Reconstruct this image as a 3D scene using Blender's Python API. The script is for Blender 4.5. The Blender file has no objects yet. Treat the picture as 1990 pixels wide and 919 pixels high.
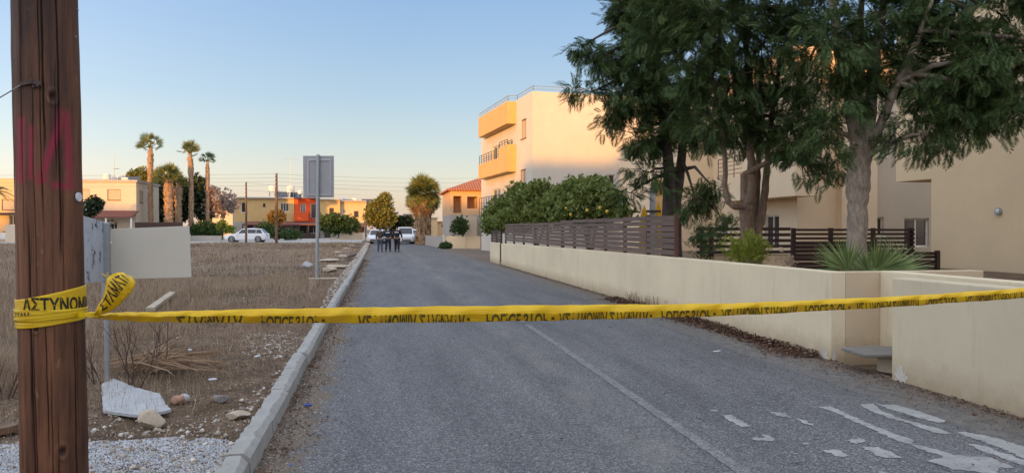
import bpy, bmesh, math, random
import numpy as np
from mathutils import Vector, Matrix, noise as mnoise

S = bpy.context.scene
COL = S.collection
R = math.radians
random.seed(11)
rng = np.random.default_rng(11)

# ------------------------------------------------------------------ camera
CAMH, F, YAW, PITCH = 1.6, 26.0 / 36.0 * 1990, 10.2, -0.54
cd = bpy.data.cameras.new("camera")
cam = bpy.data.objects.new("camera", cd)
COL.objects.link(cam)
cd.sensor_width = 36.0
cd.lens = 26.0
cd.clip_start = 0.05
cd.clip_end = 6000
cam.location = (0, 0, CAMH)
cam.rotation_euler = (R(90 + PITCH), 0, R(-YAW))
S.camera = cam

# ------------------------------------------------------------------ sky, sun, exposure
SUN_EL, SUN_AZ = 3.6, 180 + 32          # the sun stands low behind the camera, to its left
sdir = Vector((math.sin(R(SUN_AZ)) * math.cos(R(SUN_EL)), math.cos(R(SUN_AZ)) * math.cos(R(SUN_EL)), math.sin(R(SUN_EL))))
w = bpy.data.worlds.new("World")
S.world = w
w.use_nodes = True
wn, wl = w.node_tree.nodes, w.node_tree.links
wn.clear()
sky = wn.new("ShaderNodeTexSky")
sky.sky_type = 'NISHITA'
sky.sun_disc = False
sky.sun_elevation = R(SUN_EL)
sky.sun_rotation = R(SUN_AZ)
sky.altitude = 0
sky.air_density = 1.0
sky.dust_density = 1.6
sky.ozone_density = 1.2
EXPO = 1.4
SKYK = 1 / (0.15 * 2 ** EXPO)
bg = wn.new("ShaderNodeBackground")
bg.inputs['Strength'].default_value = 0.15
wo = wn.new("ShaderNodeOutputWorld")
def wm(op, a, b=0, c=0, cl=False):
    m = wn.new('ShaderNodeMath'); m.operation = op; m.use_clamp = cl
    for sk, v in zip(m.inputs, (a, b, c)):
        if hasattr(v, 'is_linked'): wl.new(v, sk)
        else: sk.default_value = v
    return m.outputs[0]
def wmix(fac, a, b, mode='MIX'):
    m = wn.new('ShaderNodeMix'); m.data_type = 'RGBA'; m.blend_type = mode; m.clamp_result = False
    for sk, v in ((m.inputs[0], fac), (m.inputs[6], a), (m.inputs[7], b)):
        if hasattr(v, 'is_linked'): wl.new(v, sk)
        elif hasattr(v, '__len__'): sk.default_value = (*v[:3], 1)
        else: sk.default_value = v
    return m.outputs[2]
tc = wn.new('ShaderNodeTexCoord')
sx = wn.new('ShaderNodeSeparateXYZ'); wl.new(tc.outputs['Generated'], sx.inputs[0])
rp = wn.new('ShaderNodeValToRGB'); cr = rp.color_ramp
# evening air: peach at the horizon through pale cream to blue, by height above the horizon
stops = [(0.0, (.82, .60, .50)), (.035, (.83, .69, .56)), (.07, (.76, .76, .69)), (.11, (.59, .69, .735)), (.17, (.41, .56, .72)), (.24, (.30, .45, .67)), (.31, (.215, .36, .60)), (.5, (.31, .42, .60)), (1.0, (.37, .42, .50))]
while len(cr.elements) < len(stops): cr.elements.new(.5)
for e_, (p_, c_) in zip(cr.elements, stops): e_.position = p_; e_.color = (*c_, 1)
wl.new(wm('MAXIMUM', sx.outputs[2], 0), rp.inputs[0])
vd = wn.new('ShaderNodeVectorMath'); vd.operation = 'DOT_PRODUCT'; wl.new(tc.outputs['Generated'], vd.inputs[0]); vd.inputs[1].default_value = sdir
towards = wm('POWER', wm('MULTIPLY_ADD', vd.outputs['Value'], .55, .45, True), 1.25)        # the sky is far brighter on the sun's side
high = wm('POWER', wm('MAXIMUM', sx.outputs[2], 0), 1.5)
gain = wm('ADD', wm('ADD', 1.0, wm('MULTIPLY', towards, 3.0)), wm('MULTIPLY', high, 1.5))
vs_ = wn.new('ShaderNodeVectorMath'); vs_.operation = 'SCALE'; wl.new(rp.outputs[0], vs_.inputs[0]); wl.new(wm('MULTIPLY', gain, SKYK), vs_.inputs['Scale'])
warm = wmix(wm('MULTIPLY', towards, .5), vs_.outputs[0], (1.7 * SKYK, 1.25 * SKYK, .85 * SKYK))
wl.new(wmix(.85, sky.outputs[0], warm), bg.inputs[0])
wl.new(bg.outputs[0], wo.inputs[0])
sl = bpy.data.lights.new("sun", 'SUN')
sl.energy = 2.3
sl.angle = R(0.7)
sl.color = (1.0, 0.44, 0.055)
so = bpy.data.objects.new("sun", sl)
COL.objects.link(so)
so.rotation_euler = sdir.to_track_quat('Z', 'Y').to_euler()
S.view_settings.view_transform = 'Standard'
S.view_settings.look = 'None'
S.view_settings.exposure = EXPO
S.view_settings.gamma = 1.0
S.view_settings.use_curve_mapping = False

# ------------------------------------------------------------------ where things stand: survey of the place
_cm = cam.rotation_euler.to_matrix()
def ray(px, py):
    return _cm @ Vector(((px - 995) / F, -(py - 459.5) / F, -1.0))
O = Vector((0, 0, CAMH))
def at(px, py, D):                      # D metres away along the view
    return O + ray(px, py) * D
def gp(px, py, z=0.0):                  # on the level z
    r = ray(px, py)
    return O + r * ((z - CAMH) / r.z)
def onv(px, py, v):                     # on the cross street plane y = v
    r = ray(px, py)
    return O + r * (v / r.y)
def onu(px, py, u):
    r = ray(px, py)
    return O + r * (u / r.x)
def U(px, v): return onv(px, 446, v).x
def Z(px, py, v): return onv(px, py, v).z

# ------------------------------------------------------------------ object helpers
ORG = {}
def tag(o, label=None, cat=None, group=None, kind=None):
    if label: o['label'] = label
    if cat: o['category'] = cat
    if group: o['group'] = group
    if kind: o['kind'] = kind
    return o
def thing(name, label, cat, loc=(0, 0, 0), group=None, rz=0):
    o = bpy.data.objects.new(name, None)
    o.empty_display_size = 0.2
    COL.objects.link(o)
    o.location = loc
    o.rotation_euler = (0, 0, rz)
    ORG[o] = Vector(loc) if rz == 0 else Vector((0, 0, 0))   # turned things are built in local coordinates
    return tag(o, label, cat, group)
def finish(me, mats, smooth):
    for m in (mats if isinstance(mats, (list, tuple)) else [mats]):
        me.materials.append(m)
    if smooth is not None:
        me.polygons.foreach_set('use_smooth', [True] * len(me.polygons))
        if smooth < 180: me.set_sharp_from_angle(angle=R(smooth))
def link(name, me, parent=None):
    o = bpy.data.objects.new(name, me)
    COL.objects.link(o)
    if parent is not None:
        o.parent = parent
        og = ORG[parent]
        if og.length > 1e-6: me.transform(Matrix.Translation(-og))
        ORG[o] = og
    else:
        ORG[o] = Vector((0, 0, 0))
    return o
class MB:
    def __init__(s): s.v, s.f, s.m = [], [], []
    def add(s, vs, fs, mi=0):
        n = len(s.v)
        s.v += [tuple(p) for p in vs]
        s.f += [tuple(i + n for i in q) for q in fs]
        s.m += [mi] * len(fs)
        return s
    def box(s, a, b, mi=0, rz=0, c=None):
        x0, y0, z0 = a; x1, y1, z1 = b
        vs = [Vector(p) for p in ((x0, y0, z0), (x1, y0, z0), (x1, y1, z0), (x0, y1, z0), (x0, y0, z1), (x1, y0, z1), (x1, y1, z1), (x0, y1, z1))]
        if rz:
            c = Vector(c) if c else Vector(((x0 + x1) / 2, (y0 + y1) / 2, 0))
            M = Matrix.Rotation(rz, 3, 'Z')
            vs = [M @ (p - c) + c for p in vs]
        return s.add(vs, [(0, 3, 2, 1), (4, 5, 6, 7), (0, 1, 5, 4), (1, 2, 6, 5), (2, 3, 7, 6), (3, 0, 4, 7)], mi)
    def beam(s, p, q, wd, ht, mi=0):     # rectangular bar from p to q
        p, q = Vector(p), Vector(q)
        d = (q - p).normalized()
        up = Vector((0, 0, 1)) if abs(d.z) < .95 else Vector((0, 1, 0))
        x = d.cross(up).normalized() * wd / 2
        y = x.cross(d).normalized() * ht / 2
        vs = [p - x - y, p + x - y, p + x + y, p - x + y, q - x - y, q + x - y, q + x + y, q - x + y]
        return s.add(vs, [(0, 1, 2, 3), (7, 6, 5, 4), (1, 0, 4, 5), (2, 1, 5, 6), (3, 2, 6, 7), (0, 3, 7, 4)], mi)
    def tube(s, pts, rad, n=8, mi=0, cap=True, jit=0):
        pts = [Vector(p) for p in pts]
        if not isinstance(rad, (list, tuple)): rad = [rad] * len(pts)
        k0 = len(s.v)
        a = None
        for i, p in enumerate(pts):
            d = (pts[min(i + 1, len(pts) - 1)] - pts[max(i - 1, 0)]).normalized()
            if a is None: a = d.orthogonal().normalized()
            a = (a - d * a.dot(d)).normalized()
            b = d.cross(a)
            for k in range(n):
                t = 2 * math.pi * k / n
                r = rad[i] * (1 + (random.uniform(-jit, jit) if jit else 0))
                s.v.append(tuple(p + (a * math.cos(t) + b * math.sin(t)) * r))
        for i in range(len(pts) - 1):
            for k in range(n):
                s.f.append((k0 + i * n + k, k0 + i * n + (k + 1) % n, k0 + (i + 1) * n + (k + 1) % n, k0 + (i + 1) * n + k)); s.m.append(mi)
        if cap:
            s.f.append(tuple(k0 + k for k in range(n))[::-1]); s.m.append(mi)
            s.f.append(tuple(k0 + (len(pts) - 1) * n + k for k in range(n))); s.m.append(mi)
        return s
    def prism(s, poly, z0, z1, mi=0):
        n = len(poly)
        vs = [(p[0], p[1], z0) for p in poly] + [(p[0], p[1], z1) for p in poly]
        return s.add(vs, [tuple(range(n))[::-1], tuple(range(n, 2 * n))] + [(i, (i + 1) % n, n + (i + 1) % n, n + i) for i in range(n)], mi)
    def ball(s, c, r, n=10, m=7, mi=0):
        c = Vector(c); r = Vector(r) if hasattr(r, '__len__') else Vector((r, r, r))
        k0 = len(s.v)
        for j in range(1, m):
            ph = math.pi * j / m
            for i in range(n):
                th = 2 * math.pi * i / n
                s.v.append((c.x + r.x * math.sin(ph) * math.cos(th), c.y + r.y * math.sin(ph) * math.sin(th), c.z + r.z * math.cos(ph)))
        t = len(s.v); s.v.append((c.x, c.y, c.z + r.z)); s.v.append((c.x, c.y, c.z - r.z))
        for j in range(m - 2):
            for i in range(n):
                s.f.append((k0 + j * n + i, k0 + (j + 1) * n + i, k0 + (j + 1) * n + (i + 1) % n, k0 + j * n + (i + 1) % n)); s.m.append(mi)
        for i in range(n):
            s.f.append((t, k0 + i, k0 + (i + 1) % n)); s.m.append(mi)
            s.f.append((t + 1, k0 + (m - 2) * n + (i + 1) % n, k0 + (m - 2) * n + i)); s.m.append(mi)
        return s
    def build(s, name, mats, parent=None, smooth=None, bevel=0):
        me = bpy.data.meshes.new(name)
        me.from_pydata(s.v, [], s.f)
        finish(me, mats, smooth)
        if any(s.m): me.polygons.foreach_set('material_index', s.m)
        me.update()
        o = link(name, me, parent)
        if bevel:
            b = o.modifiers.new('bevel', 'BEVEL'); b.width = bevel; b.segments = 2; b.limit_method = 'ANGLE'; b.angle_limit = R(40)
        return o
def npmesh(name, V, Fq, mats, parent=None, smooth=False, midx=None):
    """fast mesh from arrays; Fq has rows of 3 or 4 indices"""
    me = bpy.data.meshes.new(name)
    k = Fq.shape[1]
    me.vertices.add(len(V)); me.vertices.foreach_set('co', np.asarray(V, dtype=np.float32).ravel())
    me.loops.add(Fq.size); me.loops.foreach_set('vertex_index', np.asarray(Fq, dtype=np.int32).ravel())
    me.polygons.add(len(Fq)); me.polygons.foreach_set('loop_start', np.arange(0, Fq.size, k, dtype=np.int32))
    me.update(calc_edges=True)
    for m in (mats if isinstance(mats, (list, tuple)) else [mats]): me.materials.append(m)
    if midx is not None: me.polygons.foreach_set('material_index', np.asarray(midx, dtype=np.int32))
    if smooth: me.polygons.foreach_set('use_smooth', np.ones(len(Fq), dtype=bool))
    return link(name, me, parent)
def copy_tree(o, parent=None):
    c = o.copy(); COL.objects.link(c); c.parent = parent
    ORG[c] = ORG.get(o, Vector((0, 0, 0)))
    for ch in list(o.children): copy_tree(ch, c)
    return c

# ------------------------------------------------------------------ materials
def newmat(name):
    m = bpy.data.materials.new(name); m.use_nodes = True
    nt = m.node_tree
    return m, nt, nt.nodes, nt.links, nt.nodes['Principled BSDF']
def N_noise(nt, vec, scale, detail=4, rough=.6, dist=0):
    n = nt.nodes.new('ShaderNodeTexNoise'); n.inputs['Scale'].default_value = scale; n.inputs['Detail'].default_value = detail
    n.inputs['Roughness'].default_value = rough; n.inputs['Distortion'].default_value = dist
    nt.links.new(vec, n.inputs['Vector']); return n.outputs[0]
def N_map(nt, scale=(1, 1, 1), rot=(0, 0, 0), coord='Object'):
    t = nt.nodes.new('ShaderNodeTexCoord'); m = nt.nodes.new('ShaderNodeMapping')
    m.inputs['Scale'].default_value = scale; m.inputs['Rotation'].default_value = rot
    nt.links.new(t.outputs[coord], m.inputs[0]); return m.outputs[0]
def N_ramp(nt, fac, stops, interp='LINEAR'):
    r = nt.nodes.new('ShaderNodeValToRGB'); cr = r.color_ramp; cr.interpolation = interp
    while len(cr.elements) < len(stops): cr.elements.new(.5)
    for e, (p, c) in zip(cr.elements, stops):
        e.position = p; e.color = (*c, 1) if hasattr(c, '__len__') else (c, c, c, 1)
    nt.links.new(fac, r.inputs[0]); return r.outputs[0]
def N_mix(nt, fac, a, b, mode='MIX'):
    m = nt.nodes.new('ShaderNodeMix'); m.data_type = 'RGBA'; m.blend_type = mode
    for sk, v in ((m.inputs[0], fac), (m.inputs[6], a), (m.inputs[7], b)):
        if hasattr(v, 'is_linked'): nt.links.new(v, sk)
        elif hasattr(v, '__len__'): sk.default_value = (*v[:3], 1)
        else: sk.default_value = v
    return m.outputs[2]
def N_math(nt, op, a, b=0, c=0, clamp=False):
    m = nt.nodes.new('ShaderNodeMath'); m.operation = op; m.use_clamp = clamp
    for sk, v in zip(m.inputs, (a, b, c)):
        if hasattr(v, 'is_linked'): nt.links.new(v, sk)
        else: sk.default_value = v
    return m.outputs[0]
def N_bump(nt, h, strength, dist=.01):
    b = nt.nodes.new('ShaderNodeBump'); b.inputs['Strength'].default_value = strength; b.inputs['Distance'].default_value = dist
    nt.links.new(h, b.inputs['Height']); nt.links.new(b.outputs[0], nt.nodes['Principled BSDF'].inputs['Normal'])
def N_sep(nt, vec):
    s = nt.nodes.new('ShaderNodeSeparateXYZ'); nt.links.new(vec, s.inputs[0]); return s.outputs
def N_island(nt):
    g = nt.nodes.new('ShaderNodeNewGeometry'); return g.outputs['Random Per Island']
def plain(name, c, rough=.6, metal=0, var=.12, vs=6, bump=0, bs=40, emit=None, spec=.5):
    m, nt, n, l, b = newmat(name)
    v = N_map(nt)
    f = N_noise(nt, v, vs, 5)
    dark = tuple(x * (1 - var) for x in c); lite = tuple(min(1, x * (1 + var)) for x in c)
    l.new(N_ramp(nt, f, [(.3, dark), (.7, lite)]), b.inputs['Base Color'])
    b.inputs['Roughness'].default_value = rough; b.inputs['Metallic'].default_value = metal
    b.inputs['Specular IOR Level'].default_value = spec
    if bump: N_bump(nt, N_noise(nt, v, bs, 3), bump, .004)
    return m
def stucco(name, c, stain=(.36, .27, .17), zlow=-.1, stainh=.3, far=False, grime=.25):
    m, nt, n, l, b = newmat(name)
    v = N_map(nt)
    f = N_noise(nt, v, .8, 6, .65)
    col = N_ramp(nt, f, [(.25, tuple(x * (.93 - grime * .2) for x in c)), (.75, tuple(min(1, x * 1.03) for x in c))])
    st = N_noise(nt, N_map(nt, (3, 3, .35)), 1.6, 6, .7)
    col = N_mix(nt, N_math(nt, 'MULTIPLY', N_ramp(nt, st, [(.58, 0), (.8, 1)]), grime), col, tuple(x * .55 for x in c))
    if not far:
        z = N_sep(nt, v)[2]
        zz = N_math(nt, 'ADD', z, N_math(nt, 'MULTIPLY', N_noise(nt, v, 5, 6, .75), -.45))
        k = N_math(nt, 'MULTIPLY', N_ramp(nt, N_math(nt, 'MULTIPLY_ADD', zz, -1 / stainh, .3), [(0, 0), (1, 1)]), .65)
        col = N_mix(nt, k, col, stain)
        sp = N_noise(nt, v, 38, 3, .7)
        low = N_ramp(nt, N_math(nt, 'MULTIPLY_ADD', z, -1.6, .75), [(0, 0), (1, 1)])
        col = N_mix(nt, N_math(nt, 'MULTIPLY', N_ramp(nt, sp, [(.62, 0), (.7, 1)]), N_math(nt, 'MULTIPLY', low, .6)), col, (.16, .10, .06))
    l.new(col, b.inputs['Base Color'])
    b.inputs['Roughness'].default_value = .9; b.inputs['Specular IOR Level'].default_value = .25
    if not far: N_bump(nt, N_noise(nt, v, 130, 4, .7), .55, .004)
    return m
def leafmat(name, cols, transl=.25, rough=.55, clump=1.2, wi=.55, wn=.5, spec=.35):
    m, nt, n, l, b = newmat(name)
    isl = N_island(nt)
    f = N_math(nt, 'ADD', N_math(nt, 'MULTIPLY', isl, wi), N_math(nt, 'MULTIPLY', N_noise(nt, N_map(nt), clump, 3), wn))
    k = len(cols)
    col = N_ramp(nt, f, [(.15 + .7 * i / max(1, k - 1), c) for i, c in enumerate(cols)])
    l.new(col, b.inputs['Base Color'])
    b.inputs['Roughness'].default_value = rough; b.inputs['Specular IOR Level'].default_value = spec
    t = n.new('ShaderNodeBsdfTranslucent'); mx = n.new('ShaderNodeMixShader'); mx.inputs[0].default_value = transl
    l.new(col, t.inputs[0]); l.new(b.outputs[0], mx.inputs[1]); l.new(t.outputs[0], mx.inputs[2])
    l.new(mx.outputs[0], n['Material Output'].inputs['Surface'])
    return m
M = {}
# soil of the vacant lot
def mk_ground():
    m, nt, n, l, b = newmat('dry_soil')
    v = N_map(nt)
    a = N_noise(nt, v, .35, 6, .65); c = N_noise(nt, v, 3.2, 8, .75); d = N_noise(nt, v, 26, 5, .7)
    col = N_ramp(nt, c, [(.3, (.075, .052, .034)), (.5, (.175, .12, .078)), (.72, (.32, .245, .17))])
    col = N_mix(nt, N_ramp(nt, a, [(.4, 0), (.65, .6)]), col, (.22, .16, .11))
    col = N_mix(nt, N_ramp(nt, d, [(.60, 0), (.68, .65)]), col, (.50, .46, .40))
    col = N_mix(nt, N_ramp(nt, N_noise(nt, v, 60, 2), [(.64, 0), (.7, .7)]), col, (.06, .04, .025))
    l.new(col, b.inputs['Base Color']); b.inputs['Roughness'].default_value = .95; b.inputs['Specular IOR Level'].default_value = .15
    N_bump(nt, N_noise(nt, v, 14, 8, .8), .9, .05)
    return m
M['soil'] = mk_ground()
def mk_asphalt():
    m, nt, n, l, b = newmat('asphalt')
    v = N_map(nt)
    x, y, z = N_sep(nt, v)
    vor = n.new('ShaderNodeTexVoronoi'); vor.inputs['Scale'].default_value = 95; l.new(v, vor.inputs['Vector'])
    isl = N_sep(nt, vor.outputs['Color'])[0]
    fine = N_ramp(nt, isl, [(0, (.062, .062, .066)), (.35, (.105, .105, .110)), (.8, (.165, .165, .168)), (1, (.30, .30, .29))])
    big = N_noise(nt, N_map(nt, (1, .12, 1)), 1.6, 6, .7)
    col = N_mix(nt, .8, fine, N_ramp(nt, big, [(.3, (.62, .62, .64)), (.7, (1.28, 1.27, 1.24))]), 'MULTIPLY')
    # worn wheel path beside the centre line
    wob = N_noise(nt, N_map(nt, (1, .5, 1)), 2.2, 5, .7)
    path = N_math(nt, 'SUBTRACT', .32, N_math(nt, 'ABSOLUTE', N_math(nt, 'SUBTRACT', x, N_math(nt, 'ADD', 1.72, N_math(nt, 'MULTIPLY', wob, .4)))))
    col = N_mix(nt, N_math(nt, 'MULTIPLY', N_ramp(nt, path, [(0, 0), (.32, 1)]), N_ramp(nt, wob, [(.4, 0), (.65, .55)])), col, (.24, .23, .20))
    # dark oil spots and cracks
    spots = N_noise(nt, N_map(nt, (1, .6, 1)), 5.5, 3, .5)
    col = N_mix(nt, N_ramp(nt, spots, [(.70, 0), (.74, .75)]), col, (.02, .02, .022))
    cv = n.new('ShaderNodeTexVoronoi'); cv.feature = 'DISTANCE_TO_EDGE'; cv.inputs['Scale'].default_value = .42
    dv = n.new('ShaderNodeVectorMath'); dv.operation = 'MULTIPLY_ADD'
    nz = n.new('ShaderNodeTexNoise'); nz.inputs['Scale'].default_value = 2.5; nz.inputs['Detail'].default_value = 7; l.new(v, nz.inputs['Vector'])
    l.new(nz.outputs['Color'], dv.inputs[0]); dv.inputs[1].default_value = (.7, .7, .7); l.new(v, dv.inputs[2]); l.new(dv.outputs[0], cv.inputs['Vector'])
    crack = N_math(nt, 'MULTIPLY', N_ramp(nt, cv.outputs[0], [(.0, 1), (.009, 0)]), N_ramp(nt, N_noise(nt, v, .35, 2), [(.52, 0), (.62, .5)]))
    col = N_mix(nt, crack, col, (.02, .02, .02))
    # dirt drifted along the kerb (x<-0.4) and the old apron along the garden wall (x>4.65)
    e = N_noise(nt, N_map(nt, (1, .7, 1)), 2.4, 8, .75)
    dirtc = N_ramp(nt, N_noise(nt, v, 30, 6, .8), [(.3, (.07, .05, .035)), (.5, (.16, .125, .09)), (.68, (.24, .19, .15)), (.76, (.45, .42, .37))])
    lft = N_ramp(nt, N_math(nt, 'ADD', N_math(nt, 'MULTIPLY', x, -1), N_math(nt, 'MULTIPLY_ADD', e, 1.1, -1.0)), [(.0, 0), (.16, .95)])
    col = N_mix(nt, lft, col, dirtc)
    apr = N_ramp(nt, N_math(nt, 'ADD', x, N_math(nt, 'MULTIPLY_ADD', N_noise(nt, v, 3, 6, .8), .12, -4.7)), [(0, 0), (.02, 1)])
    aprc = N_ramp(nt, N_noise(nt, v, 7, 8, .75), [(.3, (.075, .075, .075)), (.5, (.145, .138, .13)), (.7, (.23, .205, .175))])
    col = N_mix(nt, apr, col, aprc)
    dr = N_ramp(nt, N_math(nt, 'ADD', x, N_math(nt, 'MULTIPLY_ADD', e, 1.6, -5.75)), [(0, 0), (.35, .85)])
    col = N_mix(nt, dr, col, dirtc)
    l.new(col, b.inputs['Base Color'])
    b.inputs['Roughness'].default_value = .85; b.inputs['Specular IOR Level'].default_value = .35
    h = N_math(nt, 'ADD', vor.outputs['Distance'], N_math(nt, 'MULTIPLY', N_noise(nt, v, 12, 5), .4))
    N_bump(nt, h, .45, .006)
    return m
M['asphalt'] = mk_asphalt()
def mk_paint(nm, pa, pb, w0, w1):
    m, nt, n, l, b = newmat(nm)
    v = N_map(nt)
    vor = n.new('ShaderNodeTexVoronoi'); vor.inputs['Scale'].default_value = 95; l.new(v, vor.inputs['Vector'])
    fine = N_ramp(nt, N_sep(nt, vor.outputs['Color'])[0], [(0, (.05, .052, .058)), (.6, (.12, .123, .13)), (1, (.27, .27, .26))])
    wear = N_math(nt, 'ADD', N_math(nt, 'MULTIPLY', N_noise(nt, v, 12, 8, .85), .75), N_math(nt, 'MULTIPLY', N_noise(nt, v, 70, 3, .7), .3))
    pc = N_ramp(nt, N_noise(nt, v, 4, 5), [(.3, pa), (.7, pb)])
    l.new(N_mix(nt, N_ramp(nt, wear, [(w0, 0), (w1, .93)]), fine, pc), b.inputs['Base Color'])
    b.inputs['Roughness'].default_value = .8
    N_bump(nt, N_noise(nt, v, 90, 3), .35, .004)
    return m
M['paint'] = mk_paint('worn_road_paint', (.24, .24, .235), (.42, .42, .405), .42, .50)
M['paint_faint'] = mk_paint('faint_road_paint', (.22, .22, .215), (.31, .31, .30), .46, .64)
def mk_concrete(name, c, sc=1.0, dark=(.12, .10, .08)):
    m, nt, n, l, b = newmat(name)
    v = N_map(nt)
    col = N_ramp(nt, N_noise(nt, v, 3 * sc, 8, .75), [(.25, tuple(x * .72 for x in c)), (.75, tuple(x * 1.1 for x in c))])
    col = N_mix(nt, N_ramp(nt, N_noise(nt, v, 22 * sc, 5, .7), [(.55, 0), (.75, .5)]), col, dark)
    l.new(col, b.inputs['Base Color']); b.inputs['Roughness'].default_value = .9; b.inputs['Specular IOR Level'].default_value = .3
    N_bump(nt, N_noise(nt, v, 45, 6, .75), .6, .006)
    return m
M['kerb'] = mk_concrete('kerb_concrete', (.38, .37, .345), 1, (.16, .14, .12))
M['slab'] = mk_concrete('white_weathered_slab', (.46, .47, .48), 2.5, (.14, .11, .09))
M['stone'] = mk_concrete('limestone', (.50, .42, .32), 2)
M['grey_conc'] = mk_concrete('grey_concrete', (.25, .235, .22))
M['rust'] = plain('rusty_iron', (.075, .055, .045), .6, .4, .4, 60)
M['bare'] = mk_concrete('bare_plaster', (.60, .56, .49), 3, (.40, .33, .24))
M['bench'] = mk_concrete('dark_weathered_stone', (.21, .195, .175), 2)
M['far_conc'] = plain('pale_pavement', (.40, .38, .35), .9)
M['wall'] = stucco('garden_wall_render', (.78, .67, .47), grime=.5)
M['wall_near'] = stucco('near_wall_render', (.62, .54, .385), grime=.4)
M['wall_warm_lit'] = stucco('garden_wall_render_warm_lit', (.60, .48, .33))  # wall render tinted warmer: light on the sun-facing return put into the colour
M['beige'] = stucco('beige_render', (.78, .61, .39), far=True, grime=.12)
M['beige_shade'] = stucco('shaded_beige_render', (.52, .44, .335), far=True, grime=.2)  # beige render darkened: the shade of the recess is put into the colour
M['beige_l'] = stucco('pale_beige_render', (.76, .60, .41), far=True, grime=.12)
M['white_r'] = stucco('white_render', (.61, .56, .48), far=True, grime=.15)
M['balc'] = stucco('ochre_render', (.62, .40, .17), far=True, grime=.12)
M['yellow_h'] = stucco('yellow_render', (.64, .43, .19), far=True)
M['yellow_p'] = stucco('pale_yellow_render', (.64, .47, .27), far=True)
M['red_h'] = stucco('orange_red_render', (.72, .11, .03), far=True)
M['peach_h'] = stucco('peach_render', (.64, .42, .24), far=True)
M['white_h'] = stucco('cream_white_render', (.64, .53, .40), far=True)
M['grey_wall'] = stucco('grey_render', (.42, .38, .34), far=True)
def mk_tiles():
    m, nt, n, l, b = newmat('terracotta_tiles')
    v = N_map(nt)
    wv = n.new('ShaderNodeTexWave'); wv.inputs['Scale'].default_value = 1.4; wv.bands_direction = 'X'; l.new(v, wv.inputs[0])
    col = N_mix(nt, N_ramp(nt, wv.outputs[0], [(.2, .0), (.6, 1)]), (.26, .06, .025), (.50, .15, .06))
    l.new(N_mix(nt, N_noise(nt, v, 5), col, (.4, .16, .08)), b.inputs['Base Color']); b.inputs['Roughness'].default_value = .85
    N_bump(nt, wv.outputs[0], .8, .06)
    return m
M['tiles'] = mk_tiles()
def mk_pole(name, c0, c1, gr=1.0, attr=False):
    m, nt, n, l, b = newmat(name)
    v = N_map(nt, (1, 1, .05))
    a = N_noise(nt, v, 16 * gr, 8, .75); c = N_noise(nt, N_map(nt, (1, 1, .02)), 70 * gr, 4, .7)
    big = N_noise(nt, N_map(nt, (1, 1, .35)), 2.6, 5, .6)
    col = N_ramp(nt, a, [(.28, c0), (.5, tuple((x + y) / 2 for x, y in zip(c0, c1))), (.74, c1)])
    col = N_mix(nt, N_ramp(nt, c, [(.55, 0), (.72, .75)]), col, tuple(x * .28 for x in c0))
    col = N_mix(nt, N_ramp(nt, big, [(.40, 0), (.62, .88)]), col, tuple(x * .75 for x in c0))
    col = N_mix(nt, N_ramp(nt, N_noise(nt, N_map(nt, (1, 1, .3)), 30, 3), [(.68, 0), (.74, .45)]), col, (.33, .2, .12))
    if attr:
        at_ = n.new('ShaderNodeAttribute'); at_.attribute_name = 'spray'
        k = N_math(nt, 'MULTIPLY', at_.outputs['Fac'], N_ramp(nt, N_noise(nt, N_map(nt, (1, 1, .25)), 34, 5, .8), [(.28, .4), (.62, .95)]))
        col = N_mix(nt, k, col, (.33, .018, .055))
        a2 = n.new('ShaderNodeAttribute'); a2.attribute_name = 'crack'
        col = N_mix(nt, a2.outputs['Fac'], col, (.008, .004, .003))
    l.new(col, b.inputs['Base Color'])
    b.inputs['Roughness'].default_value = .62; b.inputs['Specular IOR Level'].default_value = .4
    N_bump(nt, N_math(nt, 'ADD', a, N_math(nt, 'MULTIPLY', c, .6)), .65, .012)
    return m
M['pole'] = mk_pole('creosoted_wood', (.032, .012, .007), (.30, .125, .06), 1, True)
M['pole_far'] = mk_pole('weathered_pole_wood', (.10, .055, .03), (.26, .15, .08))
def mk_board(name, c):
    m, nt, n, l, b = newmat(name)
    a = N_noise(nt, N_map(nt, (.6, .6, 14)), 3.5, 6, .7)
    p = N_noise(nt, N_map(nt, (.5, .5, 7)), 1.0, 2)
    col = N_ramp(nt, a, [(.3, tuple(x * .6 for x in c)), (.7, tuple(x * 1.35 for x in c))])
    col = N_mix(nt, N_ramp(nt, p, [(.4, 0), (.65, .5)]), col, (c[0] * 1.5, c[1] * 1.45, c[2] * 1.5))
    l.new(col, b.inputs['Base Color']); b.inputs['Roughness'].default_value = .7
    N_bump(nt, a, .4, .004)
    return m
M['board'] = mk_board('grey_brown_board', (.115, .08, .062))
M['board_d'] = mk_board('dark_stained_board', (.036, .017, .012))
M['board_r'] = mk_board('reddish_post', (.10, .042, .03))
def mk_bark(name, c0, c1, sc=1):
    m, nt, n, l, b = newmat(name)
    v = N_map(nt, (1, 1, .28))
    a = N_noise(nt, v, 22 * sc, 8, .75, .6)
    col = N_ramp(nt, a, [(.3, c0), (.68, c1)])
    col = N_mix(nt, N_ramp(nt, N_noise(nt, N_map(nt), 2.5, 5), [(.5, 0), (.75, .5)]), col, tuple(x * .6 for x in c1))
    l.new(col, b.inputs['Base Color']); b.inputs['Roughness'].default_value = .9
    N_bump(nt, a, 1.0, .03)
    return m
M['bark_a'] = mk_bark('pale_grey_bark', (.13, .10, .075), (.46, .385, .30))
M['bark_b'] = mk_bark('brown_grey_bark', (.09, .058, .04), (.33, .23, .16))
M['bark_c'] = mk_bark('dark_bark', (.04, .03, .023), (.13, .10, .08))
M['palm_trunk'] = mk_bark('palm_trunk', (.12, .07, .04), (.50, .33, .20), .25)
M['boot'] = leafmat('dry_leaf_bases', [(.30, .16, .09), (.46, .28, .16), (.56, .38, .24)], .1, .8)
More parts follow.
